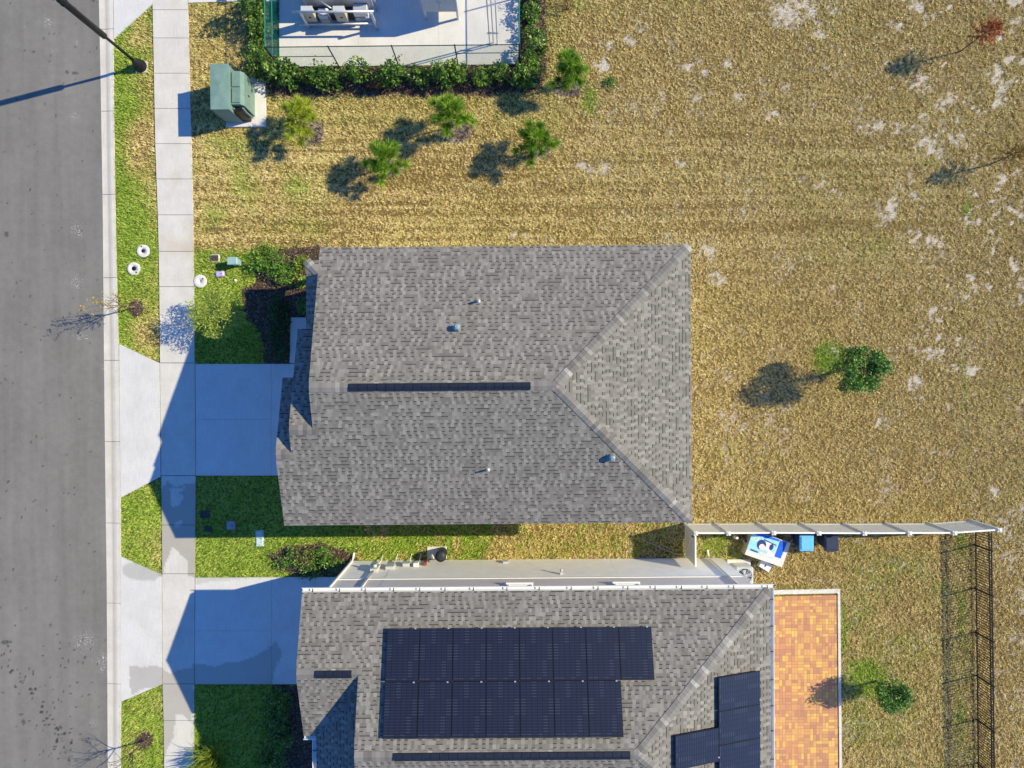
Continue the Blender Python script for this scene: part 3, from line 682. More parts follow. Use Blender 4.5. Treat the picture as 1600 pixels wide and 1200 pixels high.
def vent_strip(mb, p, q, zf, wd=0.13):
    p, q = Vector(p), Vector(q); d = (q - p); L = d.length; d.normalize(); s = Vector((-d.y, d.x)); n = int(L / 0.3)
    for i in range(n):
        a, b = p + d * (L * i / n + 0.012), p + d * (L * (i + 1) / n)
        rows = [[Vector((*(c + s * wd), zf(*(c + s * wd)) + 0.02)), Vector((*(c + s * wd), zf(*(c + s * wd)) + 0.075)), Vector((*c, zf(*c) + 0.075)), Vector((*(c - s * wd), zf(*(c - s * wd)) + 0.075)), Vector((*(c - s * wd), zf(*(c - s * wd)) + 0.02))] for c in (a, b)]
        mb.add(rows[0] + rows[1], [(k, k + 1, k + 6, k + 5)[::-1] for k in range(4)] + [(0, 1, 2, 3, 4), (9, 8, 7, 6, 5)])
def gable_wall(mb_lo, mb_up, x0, x1, y0, y1, yr, z1=2.85, gable=True):
    """block whose top follows a roof running along x; lower storey and upper storey in two meshes"""
    mb_lo.prism([(x0, y0), (x1, y0), (x1, y1), (x0, y1)], -0.05, z1)
    zt = ZE - 0.22
    if gable:
        k = PITCH; e = 0.0
        prof = [(y0, z1), (y1, z1), (y1, zt), (yr, zt + k * min(abs(y1 - yr), abs(y0 - yr)) ), (y0, zt)]
    else: prof = [(y0, z1), (y1, z1), (y1, zt), (y0, zt)]
    n = len(prof); vs = [(x0, y, z) for y, z in prof] + [(x1, y, z) for y, z in prof]
    mb_up.add(vs, [tuple(range(n)), tuple(range(2 * n - 1, n - 1, -1))] + [(i, n + i, n + (i + 1) % n, (i + 1) % n) for i in range(n)])
def window(root, c, wd, ht, axis, face):
    """window on a wall facing +-x or +-y, one frame with a pane"""
    c = Vector(c); f = MB(); g = MB(); sl_ = MB(); t = 0.07
    def bx(mb, a, z, w_, h_, dep, out):
        if axis == 'x': mb.box((c.x + face * out, c.y + a, c.z + z), (dep, w_, h_))
        else: mb.box((c.x + a, c.y + face * out, c.z + z), (w_, dep, h_))
    for s in (-1, 1):
        bx(f, s * (wd / 2 - t / 2), 0, t, ht, 0.09, 0.03); bx(f, 0, s * (ht / 2 - t / 2), wd - 2 * t, t, 0.09, 0.03)
    bx(f, 0, 0, wd - 2 * t, 0.04, 0.07, 0.02); bx(g, 0, 0, wd - 2 * t, ht - 2 * t, 0.02, 0.01); bx(sl_, 0, -ht / 2 - 0.03, wd + 0.1, 0.05, 0.15, 0.06)
    fo = f.build('window', 'white', root, True); g.build('pane', 'glass', fo, True); sl_.build('sill', 'white', fo, True)
def garage_door(root, x, y0, y1):
    fr = MB(); fr.box((x - 0.03, (y0 + y1) / 2, 2.28), (0.1, y1 - y0 + 0.3, 0.15))
    for y in (y0 - 0.08, y1 + 0.08): fr.box((x - 0.03, y, 1.12), (0.1, 0.14, 2.17))
    d = MB()
    for k in range(4):
        d.box((x - 0.01, (y0 + y1) / 2, 0.32 + 0.54 * k), (0.05, y1 - y0, 0.53))
        n = 8
        for j in range(n): d.box((x - 0.038, y0 + (j + .5) * (y1 - y0) / n, 0.32 + 0.54 * k), (0.02, (y1 - y0) / n - 0.14, 0.36))
    o = d.build('garage_door', 'garage', root, True); fr.build('door_frame', 'white', o, True)
def front_door(root, x, y):
    d = MB(); d.box((x - 0.03, y, 1.1), (0.06, 0.95, 2.1)); f = MB()
    for s in (-1, 1): f.box((x - 0.03, y + s * 0.54, 1.12), (0.1, 0.12, 2.15))
    f.box((x - 0.03, y, 2.26), (0.1, 1.2, 0.12)); h = MB(); h.tube([(x - 0.1, y - 0.36, 1.0), (x - 0.1, y - 0.36, 1.15)], 0.015, 6)
    o = d.build('door', 'door', root, True); f.build('door_frame', 'white', o, True); h.build('handle', 'steel', o, True)

# --- the house in the middle: three nested gables in front, hip at the back
xE = P(1080.3, 600, ZE).x; yN = P(790, 384.5, ZE).y; yS = P(760, 818.8, ZE).y; yR = (yN + yS) / 2
xM = P(500, 387, ZE).x; xMid = P(465, 514, ZE).x; yNm = P(465, 514, ZE).y; yRm = (yNm + yS) / 2
xG = P(441.5, 590, ZE).x; yNg = P(441, 590, ZE).y; yRg = (yNg + yS) / 2
xH = xE - (yN - yR)
h1 = thing('house', 'grey shingled house with stepped front gables and no solar panels, beside the dry field', 'house', ((xE + xG) / 2, yR, 0), 0, 'houses on the street')
zN = lambda x, y: ZE + PITCH * (yN - y)
zS = lambda x, y: ZE + PITCH * (y - yS)
zEa = lambda x, y: ZE + PITCH * (xE - x)
zNm = lambda x, y: ZE + PITCH * (yNm - y)
zNg = lambda x, y: ZE + PITCH * (yNg - y)
PLN = [([(xM, yR), (xH, yR), (xE, yN), (xM, yN)], zN, (0, -1)),
       ([(xM, yR), (xM, yRm), (xMid, yRm), (xMid, yRg), (xG, yRg), (xG, yS), (xE, yS), (xH, yR)], zS, (0, 1)),
       ([(xH, yR), (xE, yS), (xE, yN)], zEa, (-1, 0)),
       ([(xMid, yRm), (xM + 0.6, yRm), (xM + 0.6, yNm), (xMid, yNm)], zNm, (0, -1)),
       ([(xG, yRg), (xMid + 0.8, yRg), (xMid + 0.8, yNg), (xG, yNg)], zNg, (0, -1))]
rf, pl = MB(), MB()
for pts, zf, up in PLN:
    plane_pts(rf, pts, zf, up); plate(pl, pts, zf)
roof1 = rf.build('roof', 'shingle', h1, True); pl.build('fascia', 'white', roof1, True)
zmain = lambda x, y: min(zN(x, y), zS(x, y), zEa(x, y))
cap_line(roof1, (xE - 0.05, yN - 0.05), (xH, yR), zmain, 2); cap_line(roof1, (xE - 0.05, yS + 0.05), (xH, yR), zmain, 3)
cap_line(roof1, (xM + 0.02, yR), (xH, yR), zmain, 4)
cap_line(roof1, (xMid + 0.02, yRm), (xM + 0.1, yRm), lambda x, y: min(zNm(x, y), zS(x, y)), 5)
cap_line(roof1, (xG + 0.02, yRg), (xMid + 0.1, yRg), lambda x, y: min(zNg(x, y), zS(x, y)), 6)
vs_ = MB(); vent_strip(vs_, (P(547, 604, 6.8).x, yR), (P(829, 604, 6.8).x, yR), lambda x, y: zmain(x, y) + 0.02); vs_.build('ridge_vent', 'navyblack', roof1, True)
def pipe_vent(px, py, zf, root):
    q = P(px, py, 6.0); q = P(px, py, zf(q.x, q.y) + 0.2); z = zf(q.x, q.y); m = MB()
    m.lathe((q.x, q.y, z - 0.03), [(0.09, 0), (0.08, 0.04), (0.04, 0.07), (0.036, 0.34), (0.026, 0.34), (0.026, 0.25)], 12)
    m.build('vent_pipe', 'lightgrey', root, True)
def hood_vent(px, py, zf, root, up):
    q = P(px, py, 6.0); q = P(px, py, zf(q.x, q.y) + 0.1); z = zf(q.x, q.y); m = MB()
    rx = math.atan(PITCH) * (1 if up > 0 else -1)
    m.box((q.x, q.y, z + 0.012), (0.30, 0.30, 0.02), rx=rx)
    m.box((q.x + 0.02, q.y, z + 0.13), (0.21, 0.22, 0.28), rx=rx, bevel=0.05)
    m.build('roof_vent', 'hoodvent', root, True)
pipe_vent(747, 470, zN, roof1); pipe_vent(762, 735, zS, roof1)
hood_vent(713, 512, zN, roof1, -1); hood_vent(955, 715, zS, roof1, 1)
lo, up_ = MB(), MB(); OV = 0.35
gable_wall(lo, up_, xM + OV, xH, yS + OV, yN - OV, yR)
gable_wall(lo, up_, xH + 0.01, xE - OV, yS + OV + .004, yN - OV - .004, yR, gable=False)
gable_wall(lo, up_, xMid + OV, xM + OV - 0.005, yS + OV + .008, yNm - OV, yRm)
gable_wall(lo, up_, xG + OV + 0.05, xMid + OV - 0.005, yS + OV + .012, yNg - OV, yRg)
w1 = lo.build('wall', 'wall_lo', h1, True); up_.build('siding', 'wall_up', w1, True)
# low porch roof in front, hipped at its outer end
ZP = 2.75
xP = P(477.6, 437, ZP).x; yPN = P(480, 406.5, ZP).y; yPS = yNm - 0.3; xW = xM + OV
zPw = lambda x, y: ZP + PITCH * (x - xP); zPn = lambda x, y: ZP + PITCH * (yPN - y)
pr, pp = MB(), MB(); k = xW - xP
for pts, zf, up in (([(xP, yPN), (xW, yPN - k), (xW, yPS), (xP, yPS)], zPw, (1, 0)), ([(xP, yPN), (xW, yPN), (xW, yPN - k)], zPn, (0, -1))):
    plane_pts(pr, pts, zf, up); plate(pp, pts, zf)
por = pr.build('porch_roof', 'shingle', h1, True); pp.build('fascia', 'white', por, True)
cc = MB(); caps(cc, (xP + .03, yPN - .03), (xW, yPN - k), lambda x, y: min(zPw(x, y), zPn(x, y)), seed=8); cc.build('ridge_cap', 'cap', por, True)
po = MB()
for y in (yPN - 0.3, (yPN + yPS) / 2): po.box((xP + 0.3, y, ZP / 2 - 0.1), (0.16, 0.16, ZP - 0.2))
po.build('porch_post', 'white', h1, True)
garage_door(h1, xG + OV + 0.05, yS + 0.9, yNg - 0.85)
front_door(h1, xM + OV, yNm + 0.7)
window(h1, (xM + OV, yPN - 1.6, 1.5), 1.5, 1.4, 'x', -1); window(h1, (xM + OV, yPN - 1.5, 4.25), 1.5, 1.2, 'x', -1)
window(h1, (xG + OV + 0.05, yRg, 4.2), 1.5, 1.2, 'x', -1)
for y in (yN - 2.5, yS + 3): window(h1, (xE - OV, y, 4.1), 1.5, 1.3, 'x', 1)
window(h1, (xE - OV, yR, 1.4), 1.8, 1.9, 'x', 1)
for x in (-4.5, 1.0, 4.5): window(h1, (x, yS + OV, 4.2), 1.0, 1.2, 'y', -1); window(h1, (x, yN - OV, 4.2), 1.0, 1.2, 'y', 1)

# --- the neighbour with the solar panels
XF = P(472, 923, ZE).x; XE = P(1203.5, 1000, ZE).x; YN = P(840, 922.6, ZE).y
YSg = P(472, 1150, ZE).y; YRg = (YN + YSg) / 2
yr = -13.0
for _ in range(20): yr = P(551, 1183, ZE + PITCH * (YN - yr)).y
YR = yr; YS = 2 * YR - YN; ZR = ZE + PITCH * (YN - YR); XM = P(552.5, 1183, ZR).x; XH = XE - (YN - YR)
XS = P(494, 1160, ZE).x
h2 = thing('house', 'house with dark solar panels and white gutters, next to the brick patio', 'house', ((XF + XE) / 2, YR, 0), 0, 'houses on the street')
zN2 = lambda x, y: ZE + PITCH * (YN - y); zS2 = lambda x, y: ZE + PITCH * (y - YS); zE2 = lambda x, y: ZE + PITCH * (XE - x)
zSg = lambda x, y: ZE + PITCH * (y - YSg); zW2 = lambda x, y: ZE + PITCH * (x - XS)
XWm = XM + OV
PL2 = [([(XM, YR), (XM, YRg), (XF, YRg), (XF, YN), (XE, YN), (XH, YR)], zN2, (0, -1)),
       ([(XM, YR), (XH, YR), (XE, YS), (XM, YS)], zS2, (0, 1)),
       ([(XH, YR), (XE, YN), (XE, YS)], zE2, (-1, 0)),
       ([(XF, YRg), (XWm, YRg), (XWm, YSg), (XF, YSg)], zSg, (0, 1)),
       ([(XS, YSg), (XWm, YSg + (XWm - XS)), (XWm, YS + 1.0), (XS, YS + 1.0)], zW2, (1, 0))]
rf, pl = MB(), MB()
for pts, zf, up in PL2:
    plane_pts(rf, pts, zf, up); plate(pl, pts, zf)
roof2 = rf.build('roof', 'shingle', h2, True); pl.build('fascia', 'white', roof2, True)
z2 = lambda x, y: min(zN2(x, y), zS2(x, y), zE2(x, y)); zg2 = lambda x, y: min(zN2(x, y), zSg(x, y))
cap_line(roof2, (XE - .05, YN - .05), (XH, YR), z2, 12); cap_line(roof2, (XE - .05, YS + .05), (XH, YR), z2, 13); cap_line(roof2, (XM + .02, YR), (XH, YR), z2, 14); cap_line(roof2, (XF + .02, YRg), (XM + 0.1, YRg), zg2, 15)
for a_, b_, y, zf in ((615, 984, YR, z2), (494, 550, YRg, zg2)):
    m = MB(); zz = zf(0, y) if zf is z2 else zg2(XF + 1, y)
    vent_strip(m, (P(a_, 1100, zz).x, y), (P(b_, 1100, zz).x, y), lambda x, y, f=zf: f(x, y) + 0.02); m.build('ridge_vent', 'navyblack', roof2, True)
# gutters with straps, along the side and round the back
def gutter(p, q, out):
    m = MB(); p, q = Vector(p), Vector(q); d = q - p; L = d.length; d.normalize(); o = Vector((*out, 0)); z = Vector((0, 0, 1))
    prof = [(0.0, -0.03), (0.0, -0.15), (0.10, -0.15), (0.145, -0.08), (0.145, 0.0), (0.125, 0.0), (0.125, -0.08), (0.09, -0.135), (0.012, -0.135), (0.012, -0.03)]
    vs = [a + o * x + z * y for a in (p, q) for x, y in prof]; n = len(prof)
    fs = [(i, (i + 1) % n, n + (i + 1) % n, n + i) for i in range(n)] + [tuple(range(n)), tuple(range(2 * n - 1, n - 1, -1))]
    m.add(vs, fs); g = m.build('gutter', 'white', h2, True)
    r_ = random.Random(4); t = 0.4
    while t < L - 0.2:
        s = MB(); c = p + d * t + o * 0.065 - z * 0.01; s.box(c, (0.035, 0.14, 0.012), math.atan2(d.y, d.x)); s.build('strap', 'lid', g, True); t += r_.uniform(0.9, 1.25)
gutter((XF - 0.02, YN + 0.005, ZE - 0.01), (XE + 0.15, YN + 0.005, ZE - 0.01), (0, 1))
gutter((XE + 0.005, YN, ZE - 0.01), (XE + 0.005, YS, ZE - 0.01), (1, 0))
gutter((XF - 0.02, YSg - 0.005, ZE - 0.01), (XS - 0.005, YSg - 0.005, ZE - 0.01), (0, -1))
gutter((XS - 0.005, YSg - 0.15, ZE - 0.01), (XS - 0.005, YS + 1.0, ZE - 0.01), (-1, 0))
# walls
yw = P(700, 875).y; xw0 = P(549, 876).x; xw1 = P(1128, 877).x
lo, up_ = MB(), MB()
gable_wall(lo, up_, XM + OV, XH, YS + OV, yw, YR); gable_wall(lo, up_, XH + .01, xw1, YS + OV + .004, yw - .004, YR, gable=False)
gable_wall(lo, up_, xw0, XM + OV - .005, YSg + 0.3, yw - .008, YRg)
lo.prism([(XS + 0.3, YS + 2.0), (XM + OV - .006, YS + 2.0), (XM + OV - .006, YSg + 0.3 - .004), (XS + 0.3, YSg + 0.3 - .004)], -0.05, ZE - 0.2)
w2 = lo.build('wall', 'wall_lo', h2, True); up_.build('siding', 'wall_up', w2, True)
bd = MB(); bd.box(((xw0 + xw1) / 2, yw + 0.012, 2.85), (xw1 - xw0 - 0.06, 0.03, 0.12)); bd.build('band', 'white', w2, True)
cb = MB(); cb.box((xw0 - 0.012, yw - 0.05, ZE / 2 - 0.12), (0.03, 0.14, ZE - 0.26)); cb.build('corner_board', 'white', w2, True)
def downspout(x, y, elbow):
    m = MB(); m.tube([(x, y + 0.09, ZE - 0.16), (x, y + 0.05, ZE - 0.4), (x, y + 0.05, 0.25), (x + elbow[0] * 0.1, y + 0.05 + elbow[1] * 0.1, 0.12), (x + elbow[0] * 0.32, y + 0.05 + elbow[1] * 0.32, 0.06)], 0.045, 6); m.build('downspout', 'white', h2, True)
downspout(xw0 + 0.1, yw, (0.1, 1)); downspout(P(1106, 875).x, yw, (-0.1, 1))
for px in (812, 980): window(h2, (P(px, 915, 4.1).x, yw, 4.42), 0.95, 1.0, 'y', 1)
m = MB(); q = P(878, 901, 2.6); m.box((q.x, yw + 0.05, 2.35), (0.12, 0.1, 0.14)); m.tube([(q.x, yw + .1, 2.35), (q.x, yw + 0.2, 2.32)], 0.05, 8); m.build('wall_light', 'lightgrey', h2, True)
m = MB(); q = P(790, 875); m.box((q.x, yw + 0.04, 0.5), (0.2, 0.08, 0.3)); m.build('hose_box', 'lightgrey', h2, True)
garage_door(h2, xw0, YSg + 0.9, yw - 0.8); window(h2, (xw0, YRg, 4.2), 1.5, 1.2, 'x', -1); window(h2, (XS + .3, YS + 4, 4.1), 1.2, 1.2, 'x', -1)
front_door(h2, XS + 0.3, YS + 4.2)
window(h2, (xw1, YR + 2.5, 4.1), 1.5, 1.3, 'x', 1); window(h2, (xw1, YR, 1.25), 1.9, 2.1, 'x', 1)
# meter, conduits and boxes on the side wall
q = P(597, 878); m = MB(); m.box((q.x, yw + 0.08, 1.55), (0.32, 0.16, 0.75), bevel=0.02); m.tube([(q.x, yw + 0.16, 1.65), (q.x, yw + 0.27, 1.65)], 0.09, 14)
mo = m.build('electric_meter', 'lightgrey', h2, True)
m = MB(); m.tube([(q.x, yw + 0.06, 1.93), (q.x, yw + 0.06, ZE - 0.3)], 0.035, 8); m.tube([(q.x, yw + 0.06, 1.18), (q.x, yw + 0.06, 0.3), (q.x + 0.05, yw + 0.25, 0.05)], 0.03, 8); m.build('conduit', 'pvc', mo, True)
for px, z, d, nm, mt in ((618, 1.3, (0.36, 0.14, 0.5), 'breaker_box', 'lightgrey'), (640, 0.9, (0.3, 0.14, 0.4), 'junction_box', 'lightgrey'), (655, 1.0, (0.22, 0.16, 0.3), 'junction_box', 'white'), (668, 0.8, (0.14, 0.14, 0.3), 'junction_box', 'red')):
    q = P(px, 876); m = MB(); m.box((q.x, yw + d[1] / 2 + 0.01, z), d, bevel=0.015); o = m.build(nm, mt, h2, True)
    m = MB(); m.tube([(q.x + 0.05, yw + 0.05, z - d[2] / 2), (q.x + 0.05, yw + 0.06, 0.2), (q.x + 0.1, yw + 0.3, 0.02)], 0.022, 6); m.build('conduit', 'pvc', o, True)
# solar panels
def panel(cx, cy, zf, up, wu, wv):
    """panel centred on roof point; u along the eave, v up the slope"""
    k = 1 / math.sqrt(1 + PITCH * PITCH); U = Vector((-up[1], up[0], 0)); V = Vector((up[0] * k, up[1] * k, PITCH * k)); Nn = U.cross(V)
    if Nn.z < 0: Nn = -Nn
    c = Vector((cx, cy, zf(cx, cy))) + Nn * 0.13
    a, b, t = wu / 2 - 0.008, wv / 2 - 0.008, 0.02
    vs = [c + U * sx * a + V * sv * b + Nn * n for n in (-t, t) for sx, sv in ((-1, -1), (1, -1), (1, 1), (-1, 1))]
    fr = MB(); fr.add(vs, [(3, 2, 1, 0), (4, 5, 6, 7), (0, 1, 5, 4), (1, 2, 6, 5), (2, 3, 7, 6), (3, 0, 4, 7)])
    o = fr.build('solar_panel', 'black', h2, True)
    g = MB(); a2, b2 = a - 0.012, b - 0.012; pts = [(-a2, -b2), (a2, -b2), (a2, b2), (-a2, b2)]
    vs = [c + U * x + V * y + Nn * (t + 0.003) for x, y in pts]; f = (0, 1, 2, 3)
    if (vs[1] - vs[0]).cross(vs[2] - vs[0]).z < 0: f = (3, 2, 1, 0)
    g.add(vs, [f], 0.5, [(x + a2, y + b2) if wv > wu else (y + b2, x + a2) for x, y in pts]); g.build('solar_cells', 'solar', o, True)
    ed = MB(); s = -1
    vs = [c + U * (a - 0.004 + e) + V * (y * b) + Nn * (t + 0.006) for y in (-1, 1) for e in (0, 0.005)]
    ed.add(vs, [(0, 1, 3, 2)]); ed.build('frame_edge', 'lid', o, True)
    cl = MB(); cc_ = c + U * (a - 0.15) - V * b + Nn * 0.03; cl.box(cc_, (0.06, 0.04, 0.04)); cl.build('clamp', 'steel', o, True)
kz = math.sqrt(1 + PITCH * PITCH)
def on(px, py, zf):
    q = P(px, py, 6)
    for _ in range(8): q = P(px, py, zf(q.x, q.y) + 0.15)
    return q
def fitspan(pa, pb, zf): return on(*pa, zf), on(*pb, zf)
a_, b_ = fitspan((604.5, 984), (1018, 984), zN2); c2 = on(700, 1067.5, zN2); d2_ = on(700, 1157, zN2); bl = on(598, 1110, zN2)
w_ = (b_.x - a_.x) / 8; hy1 = a_.y - c2.y; hy2 = c2.y - d2_.y
for i in range(8): panel(a_.x + w_ * (i + .5), a_.y - hy1 / 2, zN2, (0, -1), w_, hy1 * kz)
for i in range(7): panel(a_.x + 0.0 + w_ * (i + .5), c2.y - hy2 / 2, zN2, (0, -1), w_, hy2 * kz)
e0 = on(1186, 1048, zE2); e1 = on(1187, 1152, zE2); ew = on(1121, 1120, zE2); hx = e0.x - ew.x; wy = (e0.y - e1.y) / 2
for i in range(6): panel(e0.x - hx / 2, e0.y - wy * (i + .5), zE2, (-1, 0), wy, hx * kz)
q = on(1121, 1137, zE2)
for i in (0, 3): panel(e0.x - hx * 1.5, q.y - wy * (i + .5), zE2, (-1, 0), wy, hx * kz)

exec_houses = [((xM + OV, yS + OV, xE - OV, yN - OV)), ((xG + OV, yS + OV, xM + 1, yNg - OV)), ((xMid + OV, yS + OV, xM + 1, yNm - OV)), ((xw0, YS, xw1, yw))]
#PART2
# ------------------------------------------------------------------ grass, one mass of blades
def hard_mask(px, py, x, y, pad=0.0):
    r = px < kx(py, KBACK) + pad
    r |= (px > sx_(py, SWL) - pad) & (px < sx_(py, SWR) + pad)
    for p in (APRON0, APRON1, APRON2, DRIVE1, DRIVE2, WALK1, PATIO, SLAB, [(290, -200), (437, -200), (437, 3), (360, 3), (290, 5)],
              [(356, 120), (417, 120), (417, 199), (354, 199)], [(669, 858), (700, 858), (700, 875), (669, 875)], [(1137, 877), (1176, 877), (1176, 925), (1137, 925)]):
        r |= inpoly(px, py, p)
    for x0, y0, x1, y1 in exec_houses: r |= (x > x0) & (x < x1) & (y > y0) & (y < y1)
    for cx, cy, rad in ((224.5, 392.5, 10), (210, 420, 10.5), (313.5, 439.5, 10.5)): r |= (px - cx) ** 2 + (py - cy) ** 2 < (rad * .9) ** 2
    return r
def make_grass():
    N = 4200000
    x = rng.uniform(-24.8, 24.8, N); y = rng.uniform(-18.8, 18.8, N)
    px, py = W2P(x, y)
    amp = np.where((py > 745) & (px < 600), 5.5, 1.6); wx_, wy2 = amp * (fbm(px / 6, py / 6, 3) - .42), amp * (fbm(px / 6 + 40, py / 6, 3) - .42)
    sg = np.where(px < 222, -1, 1) * np.where(px < 256, 1, -1); ug = np.where(py > 1060, -1.0, np.where(py > 890, 1.0, 0))
    keep = ~hard_mask(px - sg * np.abs(wx_) * np.where(px < 320, 1, 0), py - ug * np.abs(wy2), x, y)
    x, y, px, py = x[keep], y[keep], px[keep], py[keep]
    g, s, m = plan_fields(px, py)
    clump = fbm(x * 5.5, y * 5.5, 3); tuft = 0.5 * vnoise(x * 15 + y * 9 + 40, y * 15 - x * 9) + 0.5 * vnoise(x * 22 - y * 10 + 90, y * 22 + x * 10 + 13); streak = fbm(px / 160, py / 5.5, 3); smask = boxm(px, py, 250, 180, 1500, 430, 60)
    fine = fbm(px / 4.5 + py / 3, py / 4.5 - px / 3, 2)
    lw = np.clip(g * 1.5, 0, 1)
    p = (0.10 + 0.25 * lw + (1.7 - .4 * lw) * sstep(0.38, 0.60, 0.3 * clump + 0.7 * tuft + smask * 0.4 * (streak - .45))) * (0.55 + 0.45 * np.clip(g * 2, 0, 1))
    p = np.minimum(p * 1.12, 1.6); p *= 1 - 0.93 * sstep(0.22, 0.62, s + 0.55 * (fine - 0.5) + 0.5 * (tuft - 0.5)); p *= 1 - 0.985 * sstep(0.35, 0.6, m)
    k = rng.random(len(x)) < p * 0.72
    x, y, g, px, py, cl, tf, stk = x[k], y[k], g[k], px[k], py[k], clump[k], tuft[k], (smask * (streak - .45))[k]
    n = len(x)
    lawn = np.clip(g * 1.3, 0, 1)
    L = rng.uniform(0.05, 0.12, n) * (0.9 + 0.15 * lawn) * (0.55 + 0.9 * sstep(0.35, 0.65, tf))
    ang = rng.uniform(0, 2 * np.pi, n); lean = np.clip(rng.normal(0.75, 0.32, n), 0.1, 1.4)
    dx, dy = np.cos(ang), np.sin(ang); wd = rng.uniform(0.006, 0.013, n)
    z0 = 0.03 * (fbm(x / 1.7, y / 1.7) - 0.5) - 0.02
    zt = z0 + L * np.cos(lean) + 0.012; hx = x + dx * L * np.sin(lean); hy = y + dy * L * np.sin(lean)
    V = np.empty((n, 3, 3))
    V[:, 0] = np.stack([x - dy * wd, y + dx * wd, z0], 1); V[:, 1] = np.stack([x + dy * wd, y - dx * wd, z0], 1); V[:, 2] = np.stack([hx, hy, zt], 1)
    tone = np.clip(rng.beta(1.6, 1.7, n) * 0.8 + 0.06 + 0.28 * (fbm(x * 2.2 + 3, y * 2.2, 3) - 0.42) + (0.7 - .35 * lawn) * (tf - 0.47) + 0.75 * stk + 0.3 * (vnoise(x * 17 + y * 12, y * 17 - x * 12) - 0.5) + 0.06, 0, 1)
    g2 = np.clip(g + rng.normal(0, 0.16, n), 0, 1); g2 = sstep(0.22, 0.78, g2)
    me = np_mesh('grass', V, tone, {'green': g2})
    tag(link('grass', me, 'blade'), kind='stuff')
make_grass()

def make_chips():
    N = 90000
    x = rng.uniform(-23, 22, N); y = rng.uniform(-17.4, 17.3, N); px, py = W2P(x, y)
    g, s, m = plan_fields(px, py)
    k = (m > 0.5) & ~hard_mask(px, py, x, y); x, y = x[k], y[k]
    x = np.concatenate([x + rng.normal(0, .12, len(x)) for _ in range(7)]); y = np.concatenate([y + rng.normal(0, .12, k.sum()) for _ in range(7)])
    px, py = W2P(x, y); k = ~hard_mask(px, py, x, y, 1); x, y = x[k], y[k]; n = len(x)
    a = rng.uniform(0, np.pi, n); L, W_ = rng.uniform(0.02, 0.055, n), rng.uniform(0.006, 0.016, n); z = rng.uniform(0.0, 0.035, n)
    t1, t2 = rng.normal(0, 0.012, n), rng.normal(0, 0.006, n); c, s_ = np.cos(a), np.sin(a); V = np.empty((n, 4, 3))
    for i, (p, q) in enumerate(((-1, -1), (1, -1), (1, 1), (-1, 1))):
        V[:, i] = np.stack([x + c * L * p - s_ * W_ * q, y + s_ * L * p + c * W_ * q, z + t1 * p + t2 * q], 1)
    tag(link('mulch', np_mesh('mulch', V, rng.beta(1.4, 2.0, n)), 'chip'), kind='stuff')
make_chips()

# ------------------------------------------------------------------ plants
def leaves_mesh(name, C, L, Wd, r_, up=0.5, tone=None, out=None):
    """one rhombic leaf per point of C"""
    n = len(C); nrm = r_.normal(0, 1, (n, 3)); nrm[:, 2] = np.abs(nrm[:, 2]) + up
    if out is not None: nrm += out * 1.2
    nrm /= np.linalg.norm(nrm, axis=1)[:, None]
    d = r_.normal(0, 1, (n, 3)); d -= nrm * (d * nrm).sum(1)[:, None]; d /= np.linalg.norm(d, axis=1)[:, None]; e = np.cross(nrm, d)
    l = (L * r_.uniform(0.7, 1.25, n))[:, None]; w_ = (Wd * r_.uniform(0.7, 1.2, n))[:, None]
    V = np.stack([C - d * l, C + e * w_ + d * l * .1, C + d * l, C - e * w_ + d * l * .1], 1)
    return np_mesh(name, V, np.clip(r_.normal(0.5, 0.2, n), 0, 1) if tone is None else np.clip(tone, 0, 1))
def shrub_points(r_, rx, ry, h, twigs, per, spread):
    """leaf clumps gathered round twig tips in an uneven dome"""
    pts, ton = [], []
    for _ in range(twigs):
        v = r_.normal(0, 1, 3); v /= np.linalg.norm(v); q = r_.uniform(0.45, 1.0) ** 0.5
        c = np.array([v[0] * rx * q, v[1] * ry * q, h * 0.52 + v[2] * h * 0.46 * q]) * r_.uniform(0.82, 1.12)
        c[2] = max(0.08, c[2]); s = spread * r_.uniform(0.6, 1.3); t = r_.normal(0.45, 0.14) + 0.10 * (c[2] / h - 0.5)
        pts.append(c + r_.normal(0, 1, (per, 3)) * s * np.array([1, 1, 0.7])); ton.append(t + r_.normal(0, 0.16, per))
    return np.concatenate(pts), np.concatenate(ton)
def stems(mb, r_, n, rad, h, spread, base=0.02):
    for _ in range(n):
        a = r_.uniform(0, 6.28); e = np.array([math.cos(a), math.sin(a)]) * spread * r_.uniform(.3, 1)
        mb.tube([(e[0] * .15, e[1] * .15, -0.03), (e[0] * .5, e[1] * .5, h * .45), (e[0], e[1], h * r_.uniform(.75, .95))], [rad, rad * .7, rad * .35], 5)
ORD = ['first', 'second', 'third', 'fourth', 'fifth', 'sixth', 'seventh', 'eighth', 'ninth', 'tenth', 'eleventh', 'twelfth', 'thirteenth', 'fourteenth', 'fifteenth', 'sixteenth', 'seventeenth', 'eighteenth', 'nineteenth', 'twentieth', 'twenty-first', 'twenty-second', 'twenty-third', 'twenty-fourth']
variants = []
for k in range(6):
    r_ = np.random.default_rng(100 + k); C, t = shrub_points(r_, 0.46, 0.44, 1.1 + 0.18 * (k % 3), 26 + 6 * k, 15, 0.075)
    fo = leaves_mesh('foliage', C, 0.062, 0.036, r_, 0.5, t); fo.materials.append(M['hedge'])
    mb = MB(); stems(mb, r_, 6, 0.014, 1.1, 0.35); st = mb.mesh('stem'); st.materials.append(M['bark']); variants.append((fo, st))
